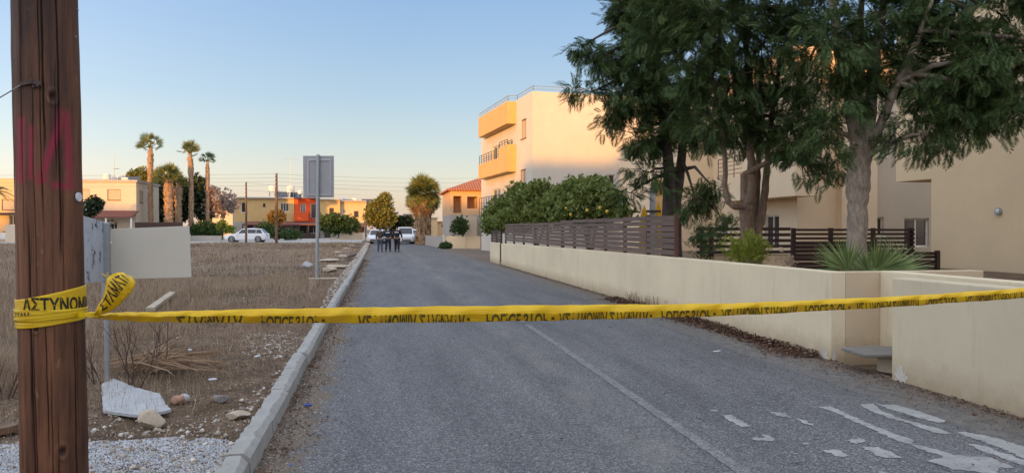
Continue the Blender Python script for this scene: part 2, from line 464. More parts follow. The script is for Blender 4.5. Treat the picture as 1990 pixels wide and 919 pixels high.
M['silk'] = leafmat('silky_oak_leaf', [(.016, .030, .012), (.036, .066, .024), (.085, .135, .045), (.19, .24, .075)], .3, .65, 2.6, .32, .75, .22)  # clump noise puts highlights and dark hollows into the leaf colour
M['citrus'] = leafmat('citrus_leaf', [(.05, .085, .015), (.14, .185, .04), (.27, .31, .09)], .28, .5, 2.0, .45, .65)
M['lemon'] = plain('lemon_skin', (.75, .52, .05), .45)
M['palm_leaf'] = leafmat('palm_leaf', [(.09, .12, .03), (.17, .19, .055), (.26, .26, .08)], .3)
M['palm_green'] = leafmat('palm_leaf_green', [(.03, .06, .035), (.08, .13, .045), (.15, .2, .07)], .3)
M['palm_dry'] = leafmat('palm_leaf_dry', [(.19, .11, .055), (.32, .20, .10), (.42, .29, .16)], .2)
M['fan'] = leafmat('fan_palm_leaf', [(.07, .115, .035), (.13, .19, .06), (.26, .31, .12)], .35, .5, 3)
M['conifer'] = leafmat('conifer_leaf', [(.012, .025, .012), (.03, .05, .02), (.06, .08, .025)], .15)
M['hedge'] = leafmat('hedge_leaf', [(.02, .045, .015), (.055, .10, .028), (.11, .16, .04)], .2)
M['olive'] = leafmat('yellow_green_leaf', [(.08, .09, .02), (.17, .17, .035), (.28, .25, .06)], .25)
M['orange_leaf'] = leafmat('orange_tinted_leaf', [(.14, .09, .02), (.26, .16, .03), (.36, .22, .05)], .25)
M['blossom'] = leafmat('pinkish_dry_leaf', [(.22, .16, .13), (.38, .27, .23), (.52, .40, .35)], .25)
M['shrub'] = leafmat('bright_shrub_leaf', [(.10, .14, .02), (.2, .25, .03), (.36, .36, .05)], .3)
M['straw'] = leafmat('dry_grass', [(.12, .078, .05), (.26, .18, .12), (.41, .31, .21), (.60, .48, .34)], .15, .8, .5)
M['straw_pale'] = leafmat('pale_dry_grass', [(.28, .21, .15), (.42, .34, .26), (.58, .50, .40)], .2, .8, .5)
M['straw_dark'] = leafmat('dark_dry_grass', [(.06, .038, .028), (.12, .08, .06), (.19, .14, .11)], .1, .8, .5)
M['twig'] = plain('dead_twig', (.085, .05, .038), .9, var=.3)
M['frond'] = leafmat('dead_frond', [(.20, .12, .065), (.34, .22, .13), (.46, .32, .20)], .1, .75, 4)
M['litter_leaf'] = leafmat('leaf_litter', [(.035, .017, .012), (.085, .04, .026), (.15, .08, .05), (.30, .22, .16)], .05, .85, 3)
M['chip'] = leafmat('white_gravel', [(.26, .265, .27), (.44, .45, .465), (.64, .65, .67)], 0, .85, 2)
M['rubble'] = leafmat('field_stones', [(.16, .12, .09), (.38, .33, .27), (.66, .62, .56)], 0, .9, 2)
M['metal'] = plain('galvanised_metal', (.36, .385, .40), .5, .55, .1)
M['sign_back'] = plain('grey_sign_back', (.33, .335, .35), .55, .1, .05)
M['sign_frame'] = plain('grey_sign_frame', (.42, .42, .44), .5, .2, .05)
M['panel'] = plain('beige_sign_back', (.53, .50, .42), .55, 0, .03, 2)
M['dark_metal'] = plain('dark_railing', (.055, .05, .05), .5, .3)
M['black'] = plain('black_rubber', (.012, .012, .013), .7)
M['rim'] = plain('alloy', (.42, .43, .44), .35, .7)
M['white_car'] = plain('white_car_paint', (.72, .73, .75), .22, 0, .02, spec=.6)
M['glass'] = plain('dark_glass', (.02, .024, .03), .08, 0, .1, spec=.7)
M['glass_house'] = plain('window_glass', (.045, .04, .04), .12, 0, .1, spec=.6)
M['white_frame'] = plain('white_frame', (.72, .70, .66), .5)
M['brown_frame'] = plain('brown_shutter', (.17, .10, .06), .6)
M['shutter'] = plain('pale_shutter', (.60, .50, .38), .6)
M['tank'] = plain('white_water_tank', (.72, .64, .55), .5)
M['solar'] = plain('solar_collector', (.05, .06, .08), .25)
M['awning'] = plain('brown_awning', (.16, .055, .04), .8)
M['yellow_cloth'] = plain('yellow_parasol_cloth', (.70, .38, .02), .8, bump=.3)
M['red_light'] = plain('tail_lamp', (.35, .01, .01), .25)
M['lamp_glass'] = plain('lamp_glass', (.6, .62, .64), .15)
M['plate'] = plain('number_plate', (.7, .7, .6), .5)
M['text'] = plain('black_print', (.014, .012, .006), .55)
M['text_soft'] = plain('faded_black_print', (.13, .10, .008), .6)
def mk_tape():
    m, nt, n, l, b = newmat('yellow_tape')
    v = N_map(nt, (1, 1, 1))
    f = N_noise(nt, v, 9, 4)
    col = N_ramp(nt, f, [(.3, (.90, .58, .010)), (.7, (.97, .70, .02))])
    l.new(col, b.inputs['Base Color'])
    b.inputs['Roughness'].default_value = .24; b.inputs['Specular IOR Level'].default_value = .5
    t = n.new('ShaderNodeBsdfTranslucent'); mx = n.new('ShaderNodeMixShader'); mx.inputs[0].default_value = .3
    l.new(col, t.inputs[0]); l.new(b.outputs[0], mx.inputs[1]); l.new(t.outputs[0], mx.inputs[2])
    l.new(mx.outputs[0], n['Material Output'].inputs['Surface'])
    N_bump(nt, N_noise(nt, N_map(nt, (3, 3, 40)), 3, 5, .7), .8, .006)
    return m
M['tape'] = mk_tape()
M['skin'] = plain('skin', (.45, .27, .19), .6)
M['navy'] = plain('navy_uniform', (.012, .016, .035), .8)
M['blackcloth'] = plain('black_uniform', (.010, .010, .013), .8)
M['jacket'] = plain('brown_grey_jacket', (.055, .045, .036), .8)
M['jeans'] = plain('blue_jeans', (.055, .08, .11), .85)
M['hair'] = plain('short_hair', (.07, .05, .04), .8)
M['cap'] = plain('blue_cap', (.02, .06, .16), .7)
M['badge'] = plain('white_back_patch', (.6, .6, .62), .6)
M['blue_plastic'] = plain('blue_plastic', (.03, .10, .55), .4)
M['white_plastic'] = plain('white_plastic', (.7, .72, .75), .4)

# @@PART2
# ================================================================== the setting
def vnoise(x, y, s, seed=0):
    """value noise on arrays"""
    g = np.random.default_rng(seed).random((257, 257))
    x = np.asarray(x) / s; y = np.asarray(y) / s
    xi = np.floor(x).astype(int); yi = np.floor(y).astype(int)
    fx = x - xi; fy = y - yi
    fx = fx * fx * (3 - 2 * fx); fy = fy * fy * (3 - 2 * fy)
    a = g[xi % 256, yi % 256]; b = g[(xi + 1) % 256, yi % 256]; c = g[xi % 256, (yi + 1) % 256]; d = g[(xi + 1) % 256, (yi + 1) % 256]
    return (a * (1 - fx) + b * fx) * (1 - fy) + (c * (1 - fx) + d * fx) * fy
def fbm(x, y, s, seed=0, o=4):
    t = 0; a = .5
    for i in range(o):
        t = t + a * vnoise(x, y, s / 2 ** i, seed + i); a /= 2
    return t / (1 - .5 ** o)
def gh(x, y):
    x = np.asarray(x, float); y = np.asarray(y, float)
    rise = np.clip((y - 40) / 38, 0, 1); rise = rise * rise * (3 - 2 * rise) * .12
    lot = .085 + rise + (fbm(x, y, 1.6, 3) - .5) * .10 * np.clip((-1.05 - x) / 1.2, 0, 1) * np.clip((78 - y) / 6, 0, 1) + (fbm(x, y, .3, 9, 3) - .5) * .045 * np.clip((-1.0 - x) / .3, 0, 1) * (y < 60)
    return np.where(x < -.9, lot, -.07)
def axis(dense0, dense1, step, far, mid0=None, mid1=None, mstep=1.0):
    a = list(np.arange(dense0, dense1, step))
    p = dense1
    s = step
    while p < far:
        a.append(p); s *= 1.12; p += s
    a.append(far)
    p = dense0; s = step; lo = []
    while p > -far:
        s *= 1.12; p -= s; lo.append(max(p, -far))
    return np.array(sorted(set(lo + a)))
gx = np.unique(np.concatenate([axis(-9, -.98, .09, 2600), [-.975, -.9, -.88]])); gy = axis(3.5, 17, .09, 2600)
GX, GY = np.meshgrid(gx, gy)
V = np.stack([GX.ravel(), GY.ravel(), gh(GX, GY).ravel()], 1)
nx, ny = len(gx), len(gy)
ii = (np.arange(ny - 1)[:, None] * nx + np.arange(nx - 1)[None, :]).ravel()
tag(npmesh('ground', V, np.stack([ii, ii + 1, ii + nx + 1, ii + nx], 1), M['soil'], smooth=True), kind='structure')

def road_x(v):          # left and right edge of the carriageway
    L = -.82 - max(0, v - 60) * .012
    if v <= 37: Rr = 5.5
    elif v < 38.5: Rr = 5.5 + (v - 37) * 3
    elif v < 60: Rr = 10
    elif v < 62: Rr = 10 - (v - 60) * 2.2
    else: Rr = max(4.6, 5.6 - (v - 62) * .04)
    return L, Rr
vs_, fs_ = [], []
ys = [-60, -30, -10, 0, 5, 10, 20, 30, 37, 38.5, 45, 55, 60, 62, 70, 80, 95, 112]
for y in ys:
    a, b = road_x(y); vs_ += [(a, y, 0), ((a + b) / 2, y, .0), (b, y, 0)]
for i in range(len(ys) - 1):
    k = 3 * i; fs_ += [(k, k + 1, k + 4, k + 3), (k + 1, k + 2, k + 5, k + 4)]
tag(MB().add(vs_, fs_).build('road', M['asphalt']), kind='structure')
# the cross street beyond the lot
tag(MB().box((-140, 79.5, 0), (-1.9, 87.5, .235)).build('side_street', M['far_conc']), kind='structure')
tag(MB().box((-140, 87.5, 0), (-1.9, 130, .26)).build('pavement', M['far_conc']), kind='structure')

# kerb: chipped concrete stones end to end
def kerb_stones():
    mb = MB(); y = -4.0; r = random.Random(4)
    while y < 92:
        L = 1.0
        off = -max(0, y - 60) * .012 + r.uniform(-.012, .012); top = .15 + r.uniform(-.008, .008)
        n = 12 if y < 20 else (4 if y < 50 else 1)
        ring = []
        for i in range(n + 1):
            yy = y + .006 + (L - .012) * i / n
            chip = (r.random() ** 3) * (.03 if y < 20 else .02); chip2 = (r.random() ** 4) * .03
            ring.append([(-.975 + off, yy, -.1), (-.975 + off + chip2 * .3, yy, top - chip2), (-.965 + off + chip2, yy, top),
                         (-.86 + off - chip, yy, top + r.uniform(-.002, .002)), (-.825 + off - chip * .6, yy, top - .03 - chip), (-.815 + off, yy, -.1)])
        vs = [p for q in ring for p in q]
        fs = [tuple(range(6)), tuple(range(n * 6, n * 6 + 6))[::-1]]
        for i in range(n):
            for k in range(6):
                fs.append((i * 6 + k, (i + 1) * 6 + k, (i + 1) * 6 + (k + 1) % 6, i * 6 + (k + 1) % 6))
        mb.add(vs, fs); y += L
    return mb
tag(kerb_stones().build('kerb', M['kerb']), kind='structure')

# worn road markings, each its own patch of paint on the asphalt
def zoom3(pts): return [(1300 + a / 2.4246, 540 + b / 2.4246) for a, b in pts]
def ragged(poly, step=.028, j=.016, sd=0):
    r = random.Random(sd); out = []
    for i in range(len(poly)):
        a = Vector(poly[i]); b = Vector(poly[(i + 1) % len(poly)])
        n = max(1, int((b - a).length / step))
        for k in range(n):
            p = a.lerp(b, k / n); out.append((p.x + r.uniform(-j, j), p.y + r.uniform(-j, j)))
    return out
marks = [
 [(695,607),(760,605),(860,650),(1000,710),(1090,745),(1150,765),(1140,785),(1090,775),(960,715),(850,665),(760,625)],
 [(1150,786),(1230,800),(1340,832),(1420,840),(1500,842),(1640,900),(1560,892),(1545,925),(1330,902),(1210,860),(1300,846),(1170,801)],
 [(905,595),(960,592),(1000,625),(1080,660),(1250,705),(1350,740),(1250,730),(1150,690),(1020,655),(930,620)],
 [(975,595),(1060,598),(1150,620),(1240,650),(1310,675),(1270,685),(1160,655),(1060,625)],
 [(1330,720),(1450,735),(1560,760),(1700,806),(1700,862),(1560,800),(1430,755)],
 [(1410,785),(1480,790),(1560,820),(1700,866),(1700,890),(1580,855),(1480,815)],
 [(245,648),(300,645),(320,665),(390,700),(340,705),(290,675)],
 [(380,765),(400,752),(462,752),(425,735),(480,740),(500,770)],
 [(480,632),(550,635),(580,660),(510,650)], [(600,660),(640,670),(680,695),(640,690)],
 [(830,765),(900,755),(925,770),(890,785)], [(905,798),(990,798),(1110,850),(1000,848)],
 [(725,812),(800,808),(860,840),(790,842)], [(945,890),(1060,930),(1010,930)], [(1100,930),(1180,926),(1250,960),(1180,960)],
 [(190,620),(215,622),(225,630),(200,630)], [(630,775),(665,777),(660,786),(640,784)], [(570,825),(600,826),(595,833)]]
for i, p in enumerate(marks):
    g = [gp(a, b).xy for a, b in zoom3(p)]
    o = MB().add([(x, y, .004) for x, y in ragged(g, sd=i)], [tuple(range(len(ragged(g, sd=i))))]).build('road_marking', M['paint'])
    tag(o, kind='structure')
cl = [(2.40, 12.2), (2.50, 12.2), (2.49, 10), (2.46, 7.5), (2.42, 5), (2.38, 2.5), (2.28, 2.5), (2.32, 5), (2.36, 7.5), (2.39, 10)]
g = ragged(cl, .06, .008, 5)
tag(MB().add([(x, y, .004) for x, y in g], [tuple(range(len(g)))]).build('centre_line', M['paint_faint']), kind='structure')
tag(MB().add([(x, y, .004) for x, y in ragged([(2.39, 12.5), (2.5, 12.5), (2.5, 12.9), (2.39, 12.9)], .06, .01, 2)], [tuple(range(len(ragged([(2.39, 12.5), (2.5, 12.5), (2.5, 12.9), (2.39, 12.9)], .06, .01, 2))))]).build('centre_line', M['paint_faint']), kind='structure')

# ---- garden walls along the right side of the road
WU = 5.45
def wallseg(pts, th, zt, name, label, mat=M['wall'], z0=-.1, grp='rendered walls round the garden'):
    """wall along the polyline pts; top height at each point from zt"""
    P_ = [Vector((p[0], p[1], 0)) for p in pts]
    zt = zt if isinstance(zt, (list, tuple)) else [zt] * len(P_)
    ls, rs = [], []
    for i, p in enumerate(P_):
        d1 = (P_[i] - P_[i - 1]).normalized() if i else (P_[1] - P_[0]).normalized()
        d2 = (P_[i + 1] - P_[i]).normalized() if i < len(P_) - 1 else d1
        n1 = Vector((d1.y, -d1.x, 0)); n2 = Vector((d2.y, -d2.x, 0)); n_ = (n1 + n2); n_ = n_ / (n_.length ** 2) * 2
        ls.append(p.copy()); rs.append(p + n_ * th)
    vs, fs = [], []
    for l_, r_, z in zip(ls, rs, zt):
        vs += [(l_.x, l_.y, z0), (l_.x, l_.y, z), (r_.x, r_.y, z), (r_.x, r_.y, z0)]
    for i in range(len(P_) - 1):
        for k in range(4): fs.append((4 * i + k, 4 * i + (k + 1) % 4, 4 * i + 4 + (k + 1) % 4, 4 * i + 4 + k))
    fs += [(3, 2, 1, 0), tuple(4 * (len(P_) - 1) + k for k in range(4))]
    o = MB().add(vs, fs).build(name, mat, bevel=.012)
    return tag(o, label, 'wall', grp)
# long wall: from the niche corner away along the road, with a return into the niche
wallseg([(6.3, 8.22), (WU, 8.22)], .2, 1.07, 'garden_wall', 'cream return wall, warm light in its colour, behind the small stone bench in the niche', M['wall_warm_lit']) if False else None
w1 = wallseg([(WU, 33.05), (WU, 26), (WU, 20), (WU, 14), (WU, 8.22)], -.2, [.97, 1.02, 1.05, 1.07, 1.08], 'garden_wall', 'long cream rendered wall under the slatted fence, running along the road to the bench niche')
MBr = MB().box((WU + .2, 8.222, -.1), (7.6, 8.42, 1.077)); tag(MBr.build('garden_wall', M['wall_warm_lit'], bevel=.01), 'cream cross wall, warm light in its colour, at the back of the bench niche, facing the viewer', 'wall', 'rendered walls round the garden')
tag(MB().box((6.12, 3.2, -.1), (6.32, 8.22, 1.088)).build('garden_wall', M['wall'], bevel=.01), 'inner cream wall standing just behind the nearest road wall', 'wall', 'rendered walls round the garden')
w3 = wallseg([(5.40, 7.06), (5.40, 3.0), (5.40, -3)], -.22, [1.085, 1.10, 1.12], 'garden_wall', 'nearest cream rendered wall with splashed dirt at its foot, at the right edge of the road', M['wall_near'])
w0 = wallseg([(5.5, 36.8), (5.47, 33.65)], -.2, [.97, .97], 'garden_wall', 'short cream wall at the far end of the garden, beyond the narrow dark slatted gates')
# narrow slatted gates in the gap
for (y0, lab) in ((33.1, 'nearer of two narrow dark slatted gate leaves in the long cream wall'), (33.42, 'farther of two narrow dark slatted gate leaves in the long cream wall')):
    t = thing('garden_gate', lab, 'gate', (WU + .04, y0, 0), 'narrow slatted gate leaves')
    MB().box((WU + .05, y0, .12), (WU + .09, y0 + .03, 1.0)).box((WU + .05, y0 + .19, .12), (WU + .09, y0 + .22, 1.0)).build('post', M['board_d'], t)
    sm = MB()
    for k in range(7): sm.box((WU + .03, y0 + .031, .15 + k * .12), (WU + .05, y0 + .189, .22 + k * .12))
    sm.build('slat_panel', M['board_r'], t)
# garden soil behind the wall
tag(MB().box((WU + .21, 8.45, -.05), (14.1, 36, .62)).build('garden_soil', M['soil']), kind='structure')
tag(MB().box((6.33, -10, -.05), (14.1, 8.21, .3)).build('garden_soil', M['soil']), kind='structure')

# stone bench in the niche
t = thing('stone_bench', 'small grey stone bench on a round drum foot in the wall niche', 'bench', (5.66, 7.65, 0))
bm_ = MB(); bm_.prism([(5.27, 7.33), (6.05, 7.15), (6.09, 7.62), (5.8, 7.9), (5.32, 7.82)], .185, .225)
bm_.build('seat', M['bench'], t, bevel=.012)
MB().tube([(5.74, 7.48, 0), (5.74, 7.48, .09), (5.74, 7.48, .184)], [.17, .16, .17], 20).build('foot', M['stone'], t, smooth=40)

# ---- slatted fences
def slat_fence(name, label, a, b, z0, z1, nslat, posts, mat, pmat, group=None, gap=.17, th=.022, front=1, jit=.006, postext=.03):
    """boards from a to b (xy); a post every 'posts' metres"""
    a = Vector((*a, 0)); b = Vector((*b, 0)); d = (b - a).normalized(); n_ = Vector((d.y, -d.x, 0)) * front
    t = thing(name, label, 'fence', (a.x, a.y, z0), group)
    L = (b - a).length; H = (z1 - z0) / nslat; k = max(1, round(L / posts)); r = random.Random(int(L * 100))
    for s in range(k):
        p0 = a + d * (L * s / k + .012); p1 = a + d * (L * (s + 1) / k - .012)
        mb = MB()
        for i in range(nslat):
            zc = z0 + H * (i + .5) + r.uniform(-jit, jit)
            e0 = Vector((0, 0, zc + r.uniform(-jit, jit))); e1 = Vector((0, 0, zc + r.uniform(-jit, jit)))
            mb.beam(p0 + e0 - n_ * (.03 + r.uniform(0, .004)), p1 + e1 - n_ * (.03 + r.uniform(0, .004)), th, H * (1 - gap))
        mb.build('slat_panel', mat, t)
    for s in range(k + 1):
        p = a + d * (L * s / k)
        MB().box((p.x - .035, p.y - .035, z0 - .12), (p.x + .035, p.y + .035, z1 + postext)).build('post', pmat, t)
    return t
fu = WU + .12
slat_fence('slatted_fence', 'weathered brown slatted fence panels on the long cream wall, near end with a reddish post', (fu + .02, 13.35), (fu + .02, 22.3), 1.10, 1.885, 7, 1.5, M['board'], M['board_r'], 'slatted fences on the long wall', postext=.02)
slat_fence('slatted_fence', 'darker overlapping slatted fence stretch under the citrus bushes', (fu + .08, 22.42), (fu + .08, 33.0), 1.08, 1.845, 7, 2.1, M['board'], M['board_d'], 'slatted fences on the long wall', postext=0)
slat_fence('slatted_fence', 'low dark slatted fence on the short far cream wall', (fu, 33.7), (fu, 36.6), .99, 1.56, 5, 1.45, M['board_d'], M['board_d'], 'slatted fences on the long wall', postext=0)
# cross fences inside the garden
vF = 17.5
tag(MB().box((U(1352, vF + .1), vF + .05, .5), (14.1, vF + .25, Z(1450, 494, vF + .1))).build('garden_wall', M['beige_l']), 'low peach wall under the open rail fence inside the garden', 'wall', 'rendered walls round the garden')
def rail_fence(name, label, x0, x1, v, zt, zb, n, post_px):
    t = thing(name, label, 'fence', (x0, v, zb), 'open rail fences inside the garden')
    H = (zt - zb) / (n - .45); mb = MB()
    for i in range(n):
        zz = zb + H * i + .0; mb.box((x0, v - .012, zz), (x1, v + .012, zz + H * .55))
    mb.build('rail_panel', M['board_d'], t)
    for x in post_px: MB().box((x - .05, v + .013, zb - .06), (x + .05, v + .09, zt + .02)).build('post', M['board_d'], t)
rail_fence('rail_fence', 'open dark rail fence behind the forked tree trunk', U(1354, vF), U(1536, vF), vF, Z(1450, 442, vF), Z(1450, 493, vF), 5, [U(1366, vF), U(1384, vF), U(1448, vF)])
rail_fence('rail_fence', 'open dark rail fence between the thick pale trunk and the big beige wall', U(1545, vF), 14.15, vF + .12, Z(1700, 444.5, vF), Z(1700, 490, vF), 6, [U(1549, vF), U(1622, vF), U(1705, vF), U(1779, vF), 14.05])
vB = 14.2
slat_fence('slatted_fence', 'tall dark boarded fence behind the fan palm', (U(1541, vB), vB), (U(1700, vB), vB), Z(1600, 540, vB), Z(1600, 468, vB), 9, 2, M['board_d'], M['board_d'], gap=.1)
vC = 12.6
slat_fence('slatted_fence', 'small dark boarded panel against the corner of the big beige wall', (U(1752, vC), vC), (U(1822, vC), vC), Z(1790, 545, vC), Z(1790, 490, vC), 8, 2, M['board_d'], M['board_d'], gap=.12)

# ================================================================== buildings
class Frame2:
    """local frame of a building: x along its front, y going back; front faces -y"""
    def __init__(s, ox=0, oy=0, rz=0): s.o = Vector((ox, oy, 0)); s.r = Matrix.Rotation(rz, 3, 'Z')
    def __call__(s, x, y, z): return s.o + s.r @ Vector((x, y, z))
def wall_face(mb, fr, side, c, a0, a1, z0, z1, ops, dep=.14):
    """side S: plane y=c seen from -y; N: seen from +y; W: plane x=c seen from -x; E: seen from +x. ops: (a,b,za,zb)"""
    sg = {'S': 1, 'N': -1, 'W': 1, 'E': -1}[side]
    def P(a, z, d=0):
        return fr(a, c + sg * d, z) if side in 'SN' else fr(c + sg * d, a, z)
    As = sorted(set([a0, a1] + [q for o in ops for q in o[:2]])); Zs = sorted(set([z0, z1] + [q for o in ops for q in o[2:4]]))
    for i in range(len(As) - 1):
        for j in range(len(Zs) - 1):
            ac = (As[i] + As[i + 1]) / 2; zc = (Zs[j] + Zs[j + 1]) / 2
            if any(o[0] < ac < o[1] and o[2] < zc < o[3] for o in ops): continue
            q = [P(As[i], Zs[j]), P(As[i + 1], Zs[j]), P(As[i + 1], Zs[j + 1]), P(As[i], Zs[j + 1])]
            mb.add(q, [(0, 1, 2, 3)] if side in 'SE' else [(3, 2, 1, 0)])
    for o in ops:
        a, b, za, zb = o[:4]
        for (p, q) in (((a, za), (b, za)), ((b, za), (b, zb)), ((b, zb), (a, zb)), ((a, zb), (a, za))):
            mb.add([P(*p), P(*q), P(*q, dep), P(*p, dep)], [(0, 1, 2, 3)])
    return P
def window(parent, P, o, dep=.14, frame='white_frame', pane='glass_house', kind='window', cols=2, sill=True, shut=None):
    a, b, za, zb = o[:4]; fw = min(.06, (b - a) * .12)
    fb = MB()
    def bar(a_, b_, c_, d_, d0, d1):
        q = [P(a_, c_, d0), P(b_, c_, d0), P(b_, d_, d0), P(a_, d_, d0), P(a_, c_, d1), P(b_, c_, d1), P(b_, d_, d1), P(a_, d_, d1)]
        fb.add(q, [(0, 1, 2, 3), (7, 6, 5, 4), (1, 0, 4, 5), (2, 1, 5, 6), (3, 2, 6, 7), (0, 3, 7, 4)])
    d0, d1 = dep - .06, dep - .005
    bar(a, b, za, za + fw, d0, d1); bar(a, b, zb - fw, zb, d0, d1); bar(a, a + fw, za + fw, zb - fw, d0, d1); bar(b - fw, b, za + fw, zb - fw, d0, d1)
    for k in range(1, cols):
        x = a + (b - a) * k / cols; bar(x - fw * .5, x + fw * .5, za + fw, zb - fw, d0 + .004, d1)
    if sill: bar(a - .05, b + .05, za - .06, za - .002, -.05, .03)
    f = fb.build('window' if kind == 'window' else 'door', M[frame], parent)
    e = fw * .8
    if shut:
        sb = MB(); n = max(3, int((zb - za) / .12))
        for k in range(n):
            z = za + e + (zb - za - 2 * e) * k / n; z2 = z + (zb - za) / n * .8
            q = [P(a + e, z, dep - .03), P(b - e, z, dep - .03), P(b - e, z2, dep - .055), P(a + e, z2, dep - .055)]
            sb.add(q, [(0, 1, 2, 3)])
        sb.build('shutter', M[shut], f)
    MB().add([P(a + e, za + e, dep - .02), P(b - e, za + e, dep - .02), P(b - e, zb - e, dep - .02), P(a + e, zb - e, dep - .02)], [(0, 1, 2, 3)]).build('pane', M[pane], f)
    return f
def block(root, fr, x0, y0, x1, y1, z0, z1, mat, S_=(), W_=(), E_=(), roof=True, name='wall', wk={}, faces='SWEN', dep=.14):
    """S_,W_,E_: (a,b,za,zb,{window options}) openings"""
    mb = MB(); todo = []
    for side, c, a0, a1, ops in (('S', y0, x0, x1, S_), ('W', x0, y0, y1, W_), ('E', x1, y0, y1, E_), ('N', y1, x0, x1, ())):
        if side not in faces: continue
        P = wall_face(mb, fr, side, c, a0, a1, z0, z1, ops, dep)
        todo += [(P, o) for o in ops]
    if roof: mb.add([fr(x0, y0, z1), fr(x1, y0, z1), fr(x1, y1, z1), fr(x0, y1, z1)], [(0, 1, 2, 3)])
    mb.add([fr(x0, y0, z0), fr(x1, y0, z0), fr(x1, y1, z0), fr(x0, y1, z0)], [(3, 2, 1, 0)])
    w_ = mb.build(name, mat, root)
    for P, o in todo:
        k = dict(wk); k.update(o[4] if len(o) > 4 else {})
        if k.pop('open', False): continue
        window(root, P, o, dep, **k)
    return w_
ID = Frame2()
def railing(mb, pts, h, n=3, r=.02, every=1.2, vert=True):
    for a, b in zip(pts[:-1], pts[1:]):
        a, b = Vector(a), Vector(b)
        for k in range(n): zz = Vector((0, 0, h * (k + 1) / n)); mb.tube([a + zz, b + zz], r if k == n - 1 else r * .7, 5)
        m = max(1, round((b - a).length / every))
        for i in range(m + 1):
            p = a.lerp(b, i / m); mb.tube([p, p + Vector((0, 0, h))], r, 5)

# white three-storey apartment house with ochre balconies, turned a little from the road
aw = 6.0
fA = Frame2(0, 0, 0)                                   # built in local coordinates; the empty is turned
ta = thing('apartment_house', 'white three storey apartment house with ochre balconies and a roof railing', 'building', (9.2, 44.1, 0), rz=R(aw))
ZT = 10.0
op = dict(frame='white_frame', cols=1)
block(ta, fA, 0, 0, 14.5, 13.0, -.1, ZT, M['white_r'],
      S_=[(5.0, 5.42, 7.52, 8.08, op), (5.0, 5.45, 4.45, 5.05, op), (5.0, 5.45, 1.6, 2.2, op)],
      W_=[(1.25, 2.35, 7.35, 8.55, dict(frame='brown_frame', cols=2, shut='shutter')), (1.35, 2.6, 4.3, 5.4, dict(frame='brown_frame', cols=2, shut='shutter')),
          (4.3, 6.2, 5.55, 7.6, dict(kind='door', frame='white_frame', sill=False)), (7.4, 9.6, 5.55, 7.6, dict(kind='door', frame='white_frame', sill=False)),
          (4.3, 6.2, 2.45, 4.5, dict(kind='door', frame='white_frame', sill=False)), (7.4, 9.6, 2.45, 4.5, dict(kind='door', frame='white_frame', sill=False))])
p_ = .5
MB().box((-p_ - .12, 3.5, 8.5), (-.003, 11.4, ZT - .05)).build('balcony', M['balc'], ta)                               # roof terrace parapet
# taller solid balcony front with openings near the far end
bb = MB(); bb.box((-p_ - .12, 3.5, 5.38), (-.003, 11.4, 5.52)); bb.box((-p_ - .12, 3.5, 5.52), (-.003, 3.66, 7.15)); bb.box((-p_ - .12, 3.662, 5.522), (-p_, 5.6, 7.12)); bb.box((-p_ - .12, 5.6, 5.522), (-p_, 11.4, 6.45))
b2 = bb.build('balcony', M['balc'], ta)
rm = MB(); railing(rm, [(-p_ - .06, 5.65, 6.45), (-p_ - .06, 11.35, 6.45)], .65, 4, .022, .7); railing(rm, [(-p_ - .06, 3.6, 7.13), (-p_ - .06, 5.6, 7.13)], .35, 2, .022, .7)
rm.build('railing', M['dark_metal'], b2)
b3 = MB().box((-p_ - .12, 3.5, 2.25), (-.003, 11.4, 2.4)).build('balcony', M['white_r'], ta)
rm = MB(); railing(rm, [(-.1, 3.5, 2.4), (-p_ - .06, 3.5, 2.4), (-p_ - .06, 11.35, 2.4)], 1.55, 4, .022, .7); rm.build('railing', M['dark_metal'], b3)
rm = MB(); railing(rm, [(14.3, .1, ZT), (.08, .1, ZT), (.08, 3.5, ZT)], .34, 2, .025, 1.6); railing(rm, [(.08, 3.5, ZT), (-p_ - .05, 3.5, ZT - .05), (-p_ - .05, 11.3, ZT - .05)], .34, 2, .025, 1.2)
rm.build('roof_railing', M['metal'], ta)

# beige building with overhang, right of the road
UR = 14.2
tb = thing('beige_house', 'big plain beige house with an overhanging upper floor at the right edge', 'building', (UR, 10, 0))
vO = onu(1741, 350, UR).y; vE = onu(1810, 350, UR).y
zO = onu(1775, 351, UR).z
block(tb, ID, UR, -6, UR + 12, vE, -.1, zO, M['beige'], roof=False, faces='SWN')
block(tb, ID, UR, -6, UR + 12, vO, zO + .001, 7.0, M['beige'], faces='SWN')
lf = onu(1942, 411, UR)
wl_ = MB().tube([lf + Vector((-.004, 0, 0)), lf + Vector((-.06, 0, 0))], [.09, .085], 14).build('wall_lamp', M['metal'], tb, smooth=40)
MB().ball(lf + Vector((-.06, 0, 0)), (.03, .065, .065)).build('lens', M['lamp_glass'], wl_, smooth=180)

# middle beige building, several set-back faces
tm = thing('beige_house', 'pale beige balconied house seen between the tree trunks', 'building', (15, 28, 0))
vP = 25.0
zP = 8.4
wo_ = dict(frame='white_frame', cols=2)
xa, xb, xc = U(1549, vP), U(1625, vP), U(1692, vP)
def vW(px): return onu(px, 446, xa).y
def zW(px, py): return onu(px, py, xa).z
block(tm, ID, xa, vP, xc - .01, 40, -.1, zP, M['beige_l'], W_=[(vW(1514), vW(1486), .9, zW(1500, 418), dict(kind='door', frame='white_frame', cols=2, sill=False)), (vW(1416), vW(1398), zW(1407, 452), zW(1407, 420), dict(frame='white_frame', cols=1))])
ux = xa - .9; zs = onu(1540, 381, ux).z
MB().box((ux, onu(1546, 381, ux).y, zs), (xa - .003, onu(1442, 381, ux).y, zP - .5)).build('upper_floor', M['beige_l'], tm)
MB().box((ux, onu(1442, 381, ux).y + .003, zs), (xa - .003, onu(1392, 381, ux).y, zs + .95)).build('balcony', M['beige_l'], tm)
